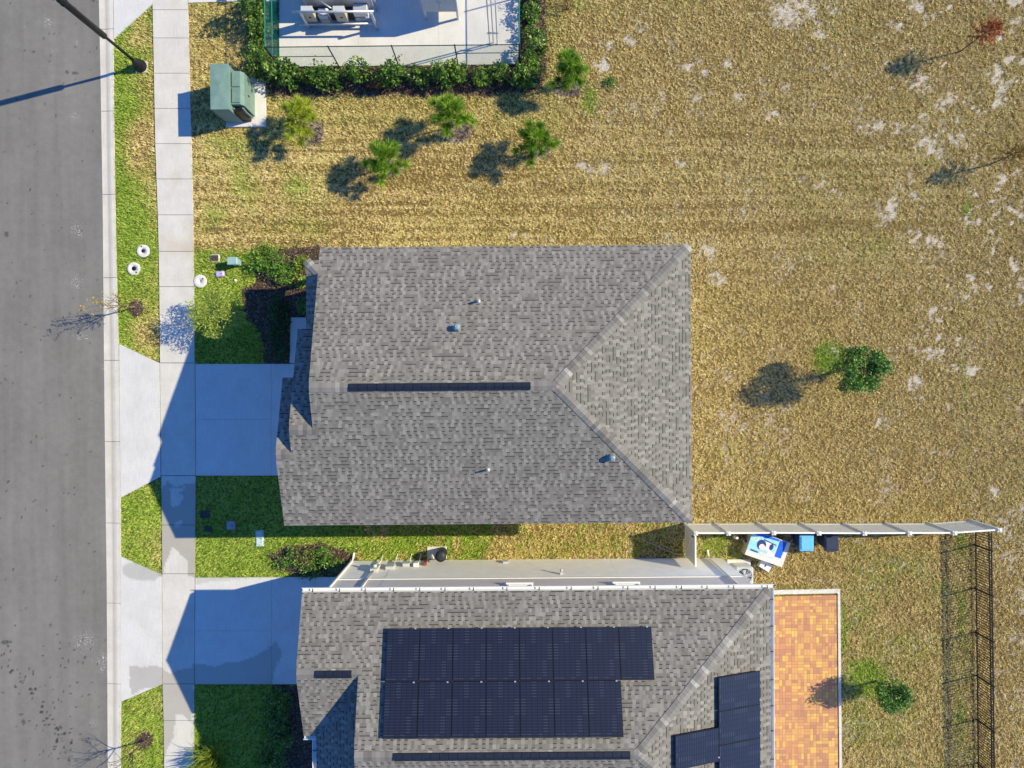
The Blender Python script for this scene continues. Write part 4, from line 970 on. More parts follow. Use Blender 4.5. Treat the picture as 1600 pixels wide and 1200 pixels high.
def hedge_shrub(px, py, k, label, group, sc=1.0, red=False):
    sc *= random.choice((0.78, 0.9, 1.0, 1.08, 1.15)); px += random.uniform(-5, 5); py += random.uniform(-5, 5)
    t = thing('hedge_shrub', label, 'shrub', P(px, py), random.uniform(0, 6.28), group); t.scale = (sc, sc, sc * random.uniform(0.7, 1.2))
    for me, nm in zip(variants[k % 6], ('foliage', 'stem')):
        if red and nm == 'foliage':
            me = me.copy(); me.materials.clear(); me.materials.append(M['hedge_red'])
        o = bpy.data.objects.new(nm, me); col.objects.link(o); o.parent = t
n = 22
for i in range(n):
    red = i in (9,)
    lb = 'reddish brown hedge shrub among the green ones below the utility yard' if red else '%s green hedge shrub from the left in the row below the fenced utility yard' % ORD[i]
    hedge_shrub(404 + 20.2 * i + random.uniform(-4, 4), 126 + random.uniform(-4, 4) - (2 if i > 10 else 0), i, lb, 'hedge shrubs round the fenced utility yard', random.uniform(0.85, 1.05) * (0.8 if red else 1), red)
for i in range(6):
    hedge_shrub(404 + random.uniform(-3, 3), 98 - 24 * i, i + 2, '%s green hedge shrub up the side of the yard nearest the sidewalk' % ORD[i], 'hedge shrubs round the fenced utility yard', random.uniform(0.95, 1.2))
for i in range(6):
    hedge_shrub(832 + random.uniform(-2, 2), 104 - 25 * i, i + 1, '%s green hedge shrub up the side of the yard nearest the open field' % ORD[i], 'hedge shrubs round the fenced utility yard', random.uniform(0.85, 1.0))

def pine(px, py, h, rad, mat, label, seed, squash=1.0):
    r_ = np.random.default_rng(seed); t = thing('pine_tree', label, 'pine tree', P(px, py), 0, 'young pines below the hedge')
    mb = MB(); mb.tube([(0, 0, -.05), (0.02, 0.01, h * .5), (0, 0, h * .95)], [0.045, 0.032, 0.012], 7)
    tips = []; rad *= 1.42
    nb = int(r_.integers(12, 19))
    for i in range(nb):
        z = h * (0.42 + 0.5 * i / nb); a = i * 2.4 + r_.uniform(-.4, .4); rr = rad * (1.05 - 0.75 * (i / nb) ** 1.3) * r_.uniform(0.45, 1.0)
        e = np.array([math.cos(a) * rr, math.sin(a) * rr * squash, z + 0.22 * rr + r_.uniform(0, .15)])
        mb.tube([(0, 0, z - 0.1), tuple(e * np.array([.5, .5, 1]) - np.array([0, 0, .06])), tuple(e)], [0.014, 0.01, 0.006], 5)
        tips.append(e); tips.append(e * np.array([.62, .62, 1]) - np.array([0, 0, .04]))
    tips.append(np.array([0, 0, h])); mb.build('trunk', 'bark', t)
    V, ton = [], []
    for e in tips:
        m = 165; d = r_.normal(0, 1, (m, 3)); out = np.array([e[0], e[1], 0.45 * rad]); out /= np.linalg.norm(out) + 1e-6
        d = d / np.linalg.norm(d, axis=1)[:, None] + out * 0.9; d /= np.linalg.norm(d, axis=1)[:, None]
        L = r_.uniform(0.22, 0.44, m)[:, None]; s = np.cross(d, r_.normal(0, 1, (m, 3))); s /= np.linalg.norm(s, axis=1)[:, None]; b = e + r_.normal(0, .02, (m, 3))
        tip = b + d * L; tip[:, 2] -= 0.03
        V.append(np.stack([b - s * 0.0125, b + s * 0.0125, tip], 1)); ton.append(np.clip(r_.normal(0.5, .22) * .6 + r_.normal(.15, .3, m), 0, 1))
    link('crown', np_mesh('crown', np.concatenate(V), np.concatenate(ton)), mat, t)
pine(481, 204, 1.85, 0.62, 'needle_y', 'yellowish green young pine beside the green electrical cabinet', 1, 1.2)
pine(707, 198, 2.25, 0.66, 'needle', 'young pine tight against the middle of the hedge, its shadow on bare mulch', 2, 1.1)
pine(608, 262, 1.9, 0.62, 'needle', 'dense bright young pine lowest of the row, just above the house', 3, 1.15)
pine(833, 236, 1.95, 0.58, 'needle', 'young pine standing in dry grass below the hedge corner', 4, 1.1)
pine(884, 134, 2.2, 0.62, 'needle', 'young pine beside the right hand end of the hedge', 5, 1.25)

def branchy(mb, r_, p, d, L, rad, lev, tips, spread=0.55, kids=3, up=0.12):
    p = np.array(p, float); d = np.array(d, float); d /= np.linalg.norm(d); pts = [p]; n = 3
    for i in range(n):
        d = d + r_.normal(0, 0.10, 3) + np.array([0, 0, up * 0.3]); d /= np.linalg.norm(d); pts.append(pts[-1] + d * L / n)
    mb.tube([tuple(q) for q in pts], [rad, rad * .85, rad * .7, rad * .5], 5 if lev < 2 else 6, caps=False)
    if lev == 0: tips.append((pts[-1], d)); tips.append((pts[-2], d)); return
    for k in range(kids):
        t = r_.uniform(0.35, 1.0) if k else 1.0; q = pts[min(n - 1, int(t * n))] * (1 - (t * n) % 1) + pts[min(n, int(t * n) + 1)] * ((t * n) % 1) if t < 1 else pts[-1]
        nd = d + r_.normal(0, spread, 3); nd[2] += up; branchy(mb, r_, q, nd, L * r_.uniform(.6, .85), rad * .55, lev - 1, tips, spread, kids, up)

def oak(px, py, h, rad, label, seed, grp, flat=1.0, nl=3600):
    r_ = np.random.default_rng(seed); t = thing('oak_tree', label, 'tree', P(px, py), 0, grp); mb, tips = MB(), []
    mb.tube([(0, 0, -.05), (.02, 0, h * .25), (0, .02, h * .45)], [0.06, .05, .04], 7, caps=False)
    for k in range(9):
        a = k * 2.4; branchy(mb, r_, (0, .01, h * (.35 + .05 * (k % 5))), (math.cos(a), math.sin(a) * flat, 0.75), rad * .62, 0.022, 2, tips, .5, 3, .1)
    mb.build('trunk', 'bark', t)
    E = np.array([e for e, d in tips]); E = E[r_.integers(0, len(E), nl)]; C = E + r_.normal(0, 0.13, (nl, 3)); 
    q = np.sqrt((C[:, 0] / rad) ** 2 + (C[:, 1] / (rad * flat)) ** 2 + ((C[:, 2] - h * .66) / (h * .42)) ** 2); C = C[q < 1.12]
    ton = 0.42 + 0.5 * (fbm(C[:, 0] * 4 + 9, C[:, 1] * 4 + C[:, 2] * 3) - .45) + r_.normal(0, .26, len(C))
    link('crown', leaves_mesh('crown', C, 0.048, 0.029, r_, .4, ton), 'oak', t)
oak(1308, 580, 3.1, 1.08, 'leafy green young oak in the dry field right of the middle house', 21, 'young oaks in the dry grass', .85, 7600)
oak(1368, 1064, 2.3, 0.66, 'small green oak whose shadow falls on the brick patio', 22, 'young oaks in the dry grass', .95, 4600)
def cypress(px, py, h, mat, label, seed, nt, low, rad=0.6):
    r_ = np.random.default_rng(seed); t = thing('cypress_tree', label, 'tree', P(px, py), 0, 'autumn coloured cypress saplings'); mb, tips = MB(), []
    mb.tube([(0, 0, -.05), (.03, .02, h * .5), (0.02, 0, h)], [0.035, .025, .008], 6)
    for k in range(nt):
        z = h * (low + (0.97 - low) * k / nt); a = k * 2.4; rr = rad * (1.1 - .8 * k / nt) * r_.uniform(.6, 1); e = np.array([math.cos(a) * rr, math.sin(a) * rr, z + .3 * rr])
        mb.tube([(0, 0, z), tuple(e)], [.009, .004], 4); tips.append((np.array([0, 0, z]), e))
    mb.tube([(0, 0, h * .3), (-0.28, 0.2, h * .62), (-.3, .25, h * .8)], [.012, .008, .004], 4)
    mb.build('trunk', 'bark', t); V, ton = [], []
    for a_, e in tips:
        m = 46; u = r_.uniform(.25, 1.05, m)[:, None]; b = a_ + (e - a_) * u; d = r_.normal(0, 1, (m, 3)) * np.array([1, 1, .5]) + (e - a_) * .8; d /= np.linalg.norm(d, axis=1)[:, None]
        s = np.cross(d, r_.normal(0, 1, (m, 3))); s /= np.linalg.norm(s, axis=1)[:, None]; tip = b + d * r_.uniform(.06, .15, m)[:, None]
        V.append(np.stack([b - s * .013, b + s * .013, tip], 1)); ton.append(r_.normal(.5, .22, m))
    link('crown', np_mesh('crown', np.concatenate(V), np.clip(np.concatenate(ton), 0, 1)), mat, t)
cypress(1499, 81, 2.45, 'russet', 'rust red sapling in the sandy grass at the top right', 31, 44, .55, .78)
cypress(1547, 257, 2.1, 'bronze', 'bronze brown sparse sapling at the right edge of the field', 32, 34, .42, .8)

def street_tree(px, py, h, lean, label, seed, leaves, mat, lev=3, staked=True):
    r_ = np.random.default_rng(seed); t = thing('street_tree', label, 'tree', P(px, py), 0, 'bare young street trees on the verge'); mb, tips = MB(), []
    hh = h * .42; mb.tube([(0, 0, -.05), (lean[0] * .3, lean[1] * .3, hh * .5), (lean[0] * .6, lean[1] * .6, hh)], [0.04, .034, .028], 7, caps=False)
    for k in range(6):
        a = k * 2.4 + .7; branchy(mb, r_, (lean[0] * .6 * (.85 + .03 * k), lean[1] * .6 * (.85 + .03 * k), hh * (.85 + .03 * k)), (math.cos(a) * .62 + lean[0] * .5, math.sin(a) * .62 + lean[1] * .5, 1.0), h * .26, .018, lev - 1, tips, .38, 3, .12)
    mb.build('trunk', 'bark', t)
    E = np.array([e for e, d in tips]); E = E[r_.integers(0, len(E), leaves)]; C = E + r_.normal(0, .05, (leaves, 3))
    link('crown', leaves_mesh('crown', C, .042, .024, r_, .4), mat, t)
    if staked:
        st = MB()
        for a in (0.5, 2.6, 4.7): st.tube([(math.cos(a) * .5, math.sin(a) * .5, .0), (0.02, 0.02, .8)], .006, 4)
        st.build('guy_wire', 'bark', t)
street_tree(212, 481, 2.75, (-.1, 0.0), 'young street tree with a few yellow leaves, near two round concrete pads', 41, 230, 'yellow')
street_tree(227, 1157, 2.75, (-.05, 0.0), 'bare young street tree on the verge at the bottom, beside the second driveway', 42, 40, 'yellow')

def shrub(name, px, py, rx, ry, h, mat, label, seed, grp, twigs=46, per=16, L=.05, Wd=.028, spread=.075, cat='shrub'):
    r_ = np.random.default_rng(seed); t = thing(name, label, cat, P(px, py), 0, grp)
    C, ton = shrub_points(r_, rx, ry, h, twigs, per, spread); link('foliage', leaves_mesh('foliage', C, L, Wd, r_, .6, ton), mat, t)
    mb = MB(); stems(mb, r_, 6, .012, h * .85, rx * .7); mb.build('stem', 'bark', t)
G1, G2 = 'plants in the front bed of the middle house', 'plants in front of the house with solar panels'
# weeping lime tree by the sidewalk
r_ = np.random.default_rng(51); t = thing('ornamental_tree', 'bushy lime green tree between the sidewalk and the dark mulch bed', 'tree', P(364, 493)); mb, tips = MB(), []
mb.tube([(0, 0, -.05), (.02, 0, .6), (0, .02, 1.0)], [.06, .05, .04], 7, caps=False)
for k in range(10): branchy(mb, r_, (0, 0, .75 + .06 * (k % 5)), (math.cos(k * 2.4), math.sin(k * 2.4), .9), .62, .02, 2, tips, .5, 3, .05)
mb.build('trunk', 'bark_grey', t)
E = np.array([e for e, d in tips]); nl = 3000; C = E[r_.integers(0, len(E), nl)] + r_.normal(0, .13, (nl, 3)) * [1.25, 1.25, .8] + np.array([0, 0, .25]); C = C[(np.hypot(C[:, 0], C[:, 1]) < 1.1) & (C[:, 2] < 2.7)]
link('crown', leaves_mesh('crown', C, .08, .016, r_, .8, .62 + r_.normal(0, .24, len(C))), 'lime', t)
for i, (px, py, rx, h, mt, lb) in enumerate((
        (432, 412, .62, .75, 'bright', 'broad bright green shrub in the sunny corner of the front bed'),
        (404, 412, .5, .45, 'bright', 'low spreading shrub at the lawn edge of the sunny bed'),
        (452, 430, .5, .6, 'bright', 'bright shrub between the broad shrub and the porch roof'),
        (415, 392, .4, .35, 'lime', 'low yellow green plant at the top of the front bed'),
        (473, 412, .32, .5, 'lime', 'variegated yellow plant against the corner of the porch roof'),
        (476, 440, .3, .5, 'lime', 'pale leafy plant tucked under the porch roof edge'),
        (478, 480, .34, .6, 'hedge', 'leafy plant at the end of the shaded walkway'),
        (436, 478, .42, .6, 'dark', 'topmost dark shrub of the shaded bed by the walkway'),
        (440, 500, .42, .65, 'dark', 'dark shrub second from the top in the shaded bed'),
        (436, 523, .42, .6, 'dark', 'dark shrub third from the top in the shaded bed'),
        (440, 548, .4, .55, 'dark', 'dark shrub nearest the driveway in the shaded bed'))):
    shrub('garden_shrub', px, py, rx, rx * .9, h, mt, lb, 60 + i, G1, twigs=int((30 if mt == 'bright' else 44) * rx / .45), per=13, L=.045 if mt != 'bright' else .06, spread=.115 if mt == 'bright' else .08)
for i, (px, py, rx, h, mt, lb) in enumerate((
        (452, 872, .5, .55, 'bright', 'sprawling shrub at the lawn end of the bed by the second driveway'),
        (480, 866, .5, .7, 'olive', 'olive green twiggy shrub in the bed by the second driveway'),
        (505, 866, .45, .7, 'bright', 'bright green shrub middle of the bed beside the white wall'),
        (525, 878, .4, .7, 'hedge', 'green shrub closest to the white wall corner'),
        (488, 889, .4, .5, 'hedge', 'low green shrub hanging over the second driveway'),
        (437, 1092, .62, .6, 'hedge', 'dark shrub just below the second driveway in the shade'),
        (432, 1120, .62, .6, 'hedge', 'dark shrub in the lower bed, second below the driveway'),
        (440, 1150, .62, .65, 'hedge', 'dark shrub in the lower bed beside the white gutter corner'),
        (430, 1182, .62, .6, 'hedge', 'dark shrub lowest in the shaded bed'))):
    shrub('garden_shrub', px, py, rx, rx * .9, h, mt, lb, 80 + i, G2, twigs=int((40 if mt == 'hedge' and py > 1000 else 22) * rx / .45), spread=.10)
# spiky sunlit plant at the bottom
r_ = np.random.default_rng(95); t = thing('spiky_plant', 'pale green feathery plant at the bottom edge beside the sidewalk', 'plant', P(338, 1186)); n = 1000
a = r_.uniform(0, 6.28, n); el = r_.uniform(.75, 1.5, n); L = r_.uniform(.5, 1.5, n); d = np.stack([np.cos(a) * np.cos(el), np.sin(a) * np.cos(el), np.sin(el)], 1); b = d * .1 + r_.normal(0, .24, (n, 3)) * [1, 1, 0]
s = np.stack([-np.sin(a), np.cos(a), 0 * a], 1); mid = b + d * (L * .55)[:, None]; tip = b + d * L[:, None]; tip[:, 2] -= .25 * L * np.cos(el)
V = np.stack([b - s * .006, mid - s * .014, tip, mid + s * .014], 1); link('leaf_blades', np_mesh('leaf_blades', V, np.clip(r_.normal(.6, .22, n), 0, 1)), 'lime', t)
mb = MB(); mb.tube([(0, 0, -.03), (0, 0, .3)], [.05, .03], 6); mb.build('stem', 'bark', t)
shrub('weed', 953, 132, .24, .2, .28, 'oak', 'lone dark green weed in the dry field', 97, None, 16, 14, .04, .025, .06, 'weed')
shrub('dry_shrub', 886, 14, .34, .3, .7, 'hedge_red', 'brown dried shrub at the top edge beside the hedge', 98, None, 18, 10, .04, .02, .09)

# ------------------------------------------------------------------ street lamp
q = P(221, 104.5); t = thing('street_lamp', 'black street lamp on the grass verge at the top left', 'street lamp', q)
m = MB(); m.box((0.02, -.02, .02), (.5, .48, .06)); m.build('footing', 'slab', t)
m = MB(); m.lathe((0, 0, .05), [(.27, 0), (.27, .05), (.22, .1), (.185, .32), (.2, .36), (.15, .42), (.11, .55), (.085, .62), (.06, .66)], 16); m.build('base', 'black', t)
m = MB(); m.lathe((0, 0, .6), [(.065, 0), (.058, 2.1), (.058, 2.2)], 14); m.build('pole', 'black', t)
m = MB(); m.lathe((0, 0, 2.72), [(.058, 0), (.1, .04), (.125, .1), (.125, 2.5), (.115, 2.55), (.15, 2.58), (.15, 2.66), (.11, 2.7), (.14, 2.78), (.14, 2.86), (.07, 2.92), (.05, 3.4), (.05, 3.9)], 16); m.build('sleeve', 'black', t)
m = MB(); m.lathe((0, 0, 6.6), [(.05, 0), (.18, .06), (.14, .1), (.14, .12)], 16); m.build('lantern_base', 'black', t)
m = MB(); m.lathe((0, 0, 7.14), [(.3, 0), (.26, .06), (.12, .16), (.03, .26), (.02, .34)], 16); m.build('lantern_cap', 'black', t)
m = MB(); m.lathe((0, 0, 6.72), [(.13, 0), (.2, .3), (.24, .42)], 16); m.build('lantern_glass', 'lightgrey', t)

# ------------------------------------------------------------------ green electrical cabinet
A, B_ = P(355.5, 128), P(382.4, 193.5); c = (A + B_) / 2; t = thing('electrical_cabinet', 'large green electrical switchgear cabinet on a concrete pad', 'cabinet', (c.x, c.y, 0))
wx, wy_ = abs(B_.x - A.x), abs(A.y - B_.y); z1 = 1.77; bx = P(400, 183).x - c.x
m = MB(); pa, pb = P(354, 122) - c, P(416.5, 199) - c; m.box(((pa.x + pb.x) / 2, (pa.y + pb.y) / 2, .04), (pb.x - pa.x, pa.y - pb.y, .14), bevel=.01); m.build('pad', 'slab', t)
m = MB(); m.box((0, 0, .11 + (z1 - .14) / 2), (wx, wy_, z1 - .14)); m.build('body', 'green_metal', t)
m = MB(); hw, hl = wx / 2 + .02, wy_ / 2 + .02
m.add([(-hw, -hl, z1 - .06), (hw, -hl, z1 - .06), (hw, hl, z1 - .06), (-hw, hl, z1 - .06), (-hw, -hl, z1 - .02), (hw, -hl, z1 - .02), (hw, hl, z1 - .02), (-hw, hl, z1 - .02), (0, 0, z1 + .012)],
      [(3, 2, 1, 0), (0, 1, 5, 4), (1, 2, 6, 5), (2, 3, 7, 6), (3, 0, 4, 7), (4, 5, 8), (5, 6, 8), (6, 7, 8), (7, 4, 8)]); m.build('lid', 'green_metal', t)
z2_ = 1.5; x0 = wx / 2 + .012; yA, yB = P(390, 183.5).y - c.y, P(390, 134).y - c.y
m = MB(); m.add([(x, y, z) for y in (yA, yB) for x, z in ((x0, .11), (bx, .11), (bx, z2_ - .18), (bx - .1, z2_), (x0, z2_))], [(0, 1, 2, 3, 4), (9, 8, 7, 6, 5)] + [(i, 5 + i, 5 + (i + 1) % 5, (i + 1) % 5) for i in range(5)]); co_ = m.build('front_compartment', 'green_metal', t)
for k in (0, 1):
    m = MB(); ya, yb = yA + .05 + k * (yB - yA - .06) / 2, yA + .02 + (k + 1) * (yB - yA - .06) / 2
    m.box(((x0 + bx - .1) / 2 + .02, (ya + yb) / 2, z2_ + .022), (bx - .1 - x0 - .06, yb - ya - .03, .04)); m.build('access_lid', 'green_metal', co_)
m = MB(); m.box((bx + .012, (yA + yB) / 2 - .1, .85), (.02, .05, .16)); m.build('handle', 'black', co_)
m = MB(); m.box(((x0 + bx) / 2 - .06, yA - .12, .7), (bx - x0 - .18, .2, 1.15)); m.build('gap_shade', 'black', t)  # solid black block standing in for the shade inside the open gap
for k, xx in enumerate((x0 + .03, bx - .06)):
    m = MB(); m.tube([(xx, yA - .1, .2), (xx + .02, yA - .16, 1.0), (xx, yA - .1, 1.35)], .035, 6); m.build('hinge_bar', 'green_metal', t)

# ------------------------------------------------------------------ chain link yard
c = P(437, 105); t = thing('chain_link_fence', 'green chain link fence round the concrete utility yard', 'fence', (c.x, c.y, 0))
FW, FS, FE, FN = P(437, 105), P(812, 101.5), P(812, 101.5), 9.0
HF = 1.88
W0, E0 = Vector((P(437.5, 105).x, P(437.5, 105).y, 0)), Vector((P(811, 101).x, P(811, 101).y, 0))
Wn_, En = W0 + Vector((0, 7.5, 0)), E0 + Vector((0, 7.5, 0))
def post(p, r=.032, mt='fence_dark'):
    m = MB(); m.cyl((p.x, p.y, 0), r, HF + .03, 8); m.lathe((p.x, p.y, HF + .03), [(r + .006, 0), (r * .8, .03), (.004, .05)], 8); m.build('post', mt, t, True)
def rail(a, b, z, mt, r=.021):
    m = MB(); m.tube([(a.x, a.y, z), (b.x, b.y, z)], r, 6); m.build('rail', mt, t, True)
def chain(a, b):
    m = MB(); d = b - a; L = d.length; d.normalize(); nn = Vector((-d.y, d.x, 0)); s = .11; k = -int(HF / s) - 1; w2_ = .0045
    vs_, fs_ = [], []
    while k * s < L + HF:
        for sg in (1, -1):
            u0, u1 = (k * s, k * s + HF) if sg == 1 else (k * s + HF, k * s)
            # clip to panel
            za, zb = .04, HF; du = (u1 - u0) / HF
            lo_, hi_ = (0, HF)
            if du > 0: lo_ = max(0, -u0); hi_ = min(HF, L - u0)
            else: lo_ = max(0, u0 - L); hi_ = min(HF, u0)
            if hi_ - lo_ < .03: continue
            p, q = a + d * (u0 + du * lo_) + Vector((0, 0, .04 + lo_ * .97)), a + d * (u0 + du * hi_) + Vector((0, 0, .04 + hi_ * .97))
            e = d * w2_; f = nn * w2_
            b_ = len(vs_); vs_ += [p - e, p + f, p + e, q - e, q + f, q + e]; fs_ += [(b_, b_ + 1, b_ + 4, b_ + 3), (b_ + 1, b_ + 2, b_ + 5, b_ + 4), (b_ + 2, b_, b_ + 3, b_ + 5)]
        k += 1
    m.add(vs_, fs_); m.build('chain_mesh', 'fence_green', t, True)
for a, b in ((W0, E0), (W0, Wn_), (E0, En)): chain(a, b)
rail(W0, E0, HF, 'fence_dark'); rail(W0, Wn_, HF, 'fence_green'); rail(E0, En, HF, 'fence_green'); rail(W0, Wn_, 1.0, 'fence_green'); rail(W0, Wn_, .08, 'fence_green', .012)
pts = [W0.lerp(E0, f) for f in (0, .247, .497, .745, 1.0)]
for p in pts: post(p, .04 if p in (pts[0], pts[-1]) else .028)
for f in (.38, .76): post(W0.lerp(Wn_, f), .028, 'fence_green'); post(E0.lerp(En, f), .028, 'fence_green')
rail(pts[0], pts[1], 1.0, 'fence_dark', .018); rail(pts[3], pts[4], 1.15, 'fence_dark', .018)

# pump control rack inside the yard
c = P(535, 40); t = thing('control_rack', 'steel rack carrying two tan control boxes in the utility yard', 'control rack', (c.x, c.y, 0)); o = Vector((c.x, c.y, 0))
def L_(px, py): v = P(px, py) - o; return v.x, v.y
fx0, fy0 = L_(484, 44); fx1, fy1 = L_(590, 46); fyb = fy0 + .75
for x, y in ((fx0, fy0), (fx1, fy1), (fx0, fyb), (fx1, fyb)):
    m = MB(); m.box((x, y, .7), (.09, .09, 1.4)); m.box((x, y, .015 + .05), (.2, .2, .02)); m.build('rack_post', 'steel', t)
for y, z in ((fy0, 1.38), (fyb, 1.38), (fy0, .35), (fyb, .9)):
    m = MB(); m.tube([(fx0 - .35, y, z), (fx1 + .1, y, z)], .05, 8); m.build('rack_rail', 'steel', t)
for px_ in (492, 540):
    x, y = L_(px_, 41); m = MB(); m.box((x, y + .1, .78), (.46, .24, .85), bevel=.015); b_ = m.build('control_box', 'tan', t)
    m = MB(); m.box((x, y + .1, 1.24), (.48, .27, .03)); m.build('box_roof', 'lightgrey', b_); m = MB(); m.box((x + .02, y - .03, .8), (.08, .03, .06)); m.build('latch', 'black', b_)
m = MB(); m.box(((fx0 + fx1) / 2, fyb - .14, .86), (fx1 - fx0 - .1, .05, .95)); m.build('shadow_board', 'steel', t)  # board added to close the lit gaps in the rack's shadow
m = MB(); m.box(((fx0 + fx1) / 2 - .35, (fy0 + fyb) / 2 + .05, .4), (fx1 - fx0 - .9, .3, .5), bevel=.03); m.build('pump_housing', 'lid', t)
x, y = L_(520, 36); m = MB(); m.lathe((x, y, .95), [(.01, 0), (.09, .04), (.1, .1), (.07, .17), (.01, .2)], 12); m.build('gauge', 'white', t)
m = MB(); m.tube([(x, y, .05), (x, y, .96)], .035, 8); m.tube([(x + .3, y, .05), (x + .3, y + .02, 1.1), (x - .2, y + .3, 1.2)], .03, 8); m.build('pipe', 'steel', t)
m = MB(); m.box((x - .25, y + .1, .45), (.4, .35, .6), bevel=.02); m.build('valve_box', 'lightgrey', t)
for z, wq in ((.55, .3), (.15, .25)): m = MB(); m.box(((fx0 + fx1) / 2 + .9, (fy0 + fyb) / 2, z + .2), (.6, .4, wq), bevel=.02); m.build('motor_box', 'steel', t)
# cabinet behind it, raised enclosure to its right
c = P(500, 14); t = thing('equipment_box', 'grey equipment box at the top edge behind the tan control boxes', 'equipment box', (c.x, c.y, 0))
m = MB(); m.box((0, .35, .75), (1.05, .75, 1.1), bevel=.02); m.build('body', 'lightgrey', t); m = MB(); m.box((0, .35, 1.32), (1.12, .85, .05), bevel=.01); m.build('lid', 'lightgrey', t)
for s in (-1, 1): m = MB(); m.box((s * .45, .35, .12), (.08, .7, .2)); m.build('foot', 'black', t)
a, b = P(664.5, 33), P(718, 33); cx = (a.x + b.x) / 2; dp = 2.0; t = thing('raised_enclosure', 'pale grey enclosure raised on legs at the top edge of the utility yard', 'enclosure', (cx, a.y + dp / 2, 0)); wd = b.x - a.x
m = MB(); m.box((0, 0, .78 + .78), (wd, dp, 1.56), bevel=.01); m.build('body', 'lightgrey', t)
for s in (-1, 1):
    m = MB(); m.box((s * wd / 4, -dp / 2 - .012, 1.55), (wd / 2 - .06, .02, 1.4)); d_ = m.build('door', 'lightgrey', t); m = MB(); m.box((s * .09, -dp / 2 - .04, 1.5), (.03, .03, .2)); m.build('handle', 'steel', d_)
    for e in (-1, 1): m = MB(); m.box((s * (wd / 2 - .06), e * (dp / 2 - .06), .42), (.09, .09, .76)); m.build('leg', 'steel', t)
c = P(545, -20); t = thing('generator', 'wide pale generator housing at the top of the utility yard', 'generator', (c.x + 1.2, c.y + .9, 0))
m = MB(); m.box((0, 0, .9), (2.2, 1.3, 1.5), bevel=.05); m.build('housing', 'lightgrey', t); m = MB(); m.cyl((.5, .2, 1.64), .08, .35, 10); m.build('exhaust', 'steel', t)
q = P(765, 69); t = thing('antenna_mast', 'tall mast of three thin pipes in the corner of the utility yard', 'mast', (q.x, q.y, 0))
for dx, dy, h_ in ((0, 0, 5.4), (.16, .03, 5.2), (.33, -.02, 5.0)): m = MB(); m.tube([(dx, dy, .03), (dx, dy, h_)], .022, 8); m.build('pipe', 'steel', t)
m = MB(); m.box((.165, 0, 1.0), (.5, .05, .06)); m.build('bracket', 'steel', t)

# ------------------------------------------------------------------ lids and pads in the lawns
def ring_pad(px, py, r, label, hole, dot, grp):
    q = P(px, py); t = thing('access_pad', label, 'concrete pad', q, 0, grp); m = MB()
    m.lathe((0, 0, -.03), [(r, 0), (r, .085), (r - .02, .1), (hole or .02, .1), (hole or .02, .085)], 28); m.build('collar', 'slab', t)
    if hole: m = MB(); m.cyl((0, 0, -.02), hole - .004, .075, 16); m.build('lid', 'brown', t)
    m = MB(); m.cyl((dot[0], dot[1], .06), .035, .02, 10); m.build('marker', 'brown', t)
ring_pad(224.5, 392.5, .28, 'round concrete pad with brown centre lid, nearer the sidewalk of the two on the verge', .085, (-.06, .2), 'round pads on the verge')
ring_pad(210, 420, .285, 'round concrete pad with brown centre lid, nearer the kerb of the two on the verge', .1, (.12, -.17), 'round pads on the verge')
ring_pad(313.5, 439.5, .29, 'plain round concrete pad touching the sidewalk edge', 0, (.13, .1), None)
def flat_box(name, px, py, wx, wy, h, mt, label, rim=None, rz=0, inner=None, grp=None):
    q = P(px, py); t = thing(name, label, 'utility box', q, rz, grp); m = MB(); m.box((0, 0, h / 2 - .03), (wx, wy, h + .06), bevel=.03); m.build('body', rim or mt, t)
    m = MB(); m.box((0, 0, h + .01), (wx * .8, wy * .8, .025), bevel=.02); l = m.build('lid', inner or mt, t); m = MB(); m.box((wx * .2, 0, h + .03), (.06, .03, .02)); m.build('handle', 'brown', l)
flat_box('meter_box', 336.5, 403.5, .4, .32, .06, 'pvc', 'white rimmed square box with brown centre in the lawn', inner='brown')
flat_box('irrigation_box', 344.5, 428.5, .38, .24, .1, 'lav', 'lavender lidded box in the lawn beside the lime green tree', rz=.1)
flat_box('utility_lid', 321, 803.5, .44, .33, .05, 'lid', 'larger dark lid beside the sidewalk in the shaded lawn', grp='dark lids in the shaded lawn')
flat_box('utility_lid', 325.5, 826, .33, .28, .05, 'lid', 'smaller dark lid below the larger one in the shaded lawn', grp='dark lids in the shaded lawn')
flat_box('utility_lid', 361.5, 820.5, .38, .38, .09, 'greylid', 'grey rounded lid right of the dark ones in the shaded lawn')
flat_box('utility_lid', 406, 841, .36, .72, .05, 'paleblue', 'long pale blue lid half in the shadow edge', rz=.02)
q = P(371, 411); t = thing('cable_pedestal', 'small grey green cable pedestal in the lawn above the lavender box', 'pedestal', q)
m = MB(); m.box((0, 0, .26), (.4, .28, .6), bevel=.03); m.build('body', 'teal', t); m = MB(); m.box((0, 0, .58), (.45, .33, .08), bevel=.03); m.build('cap', 'teal', t); 
for s in (-1, 1): m = MB(); m.box((s * .1, -.15, .35), (.05, .02, .12)); m.build('latch', 'lid', t)
q = P(368, 438); t = thing('sprinkler_cap', 'small white round cap in the lawn shadow', 'cap', q); m = MB(); m.lathe((0, 0, 0), [(.06, 0), (.06, .05), (.045, .07), (.01, .075)], 12); m.build('rim', 'white', t); m = MB(); m.cyl((0, 0, .074), .02, .012, 8); m.build('nozzle', 'pvc', t)

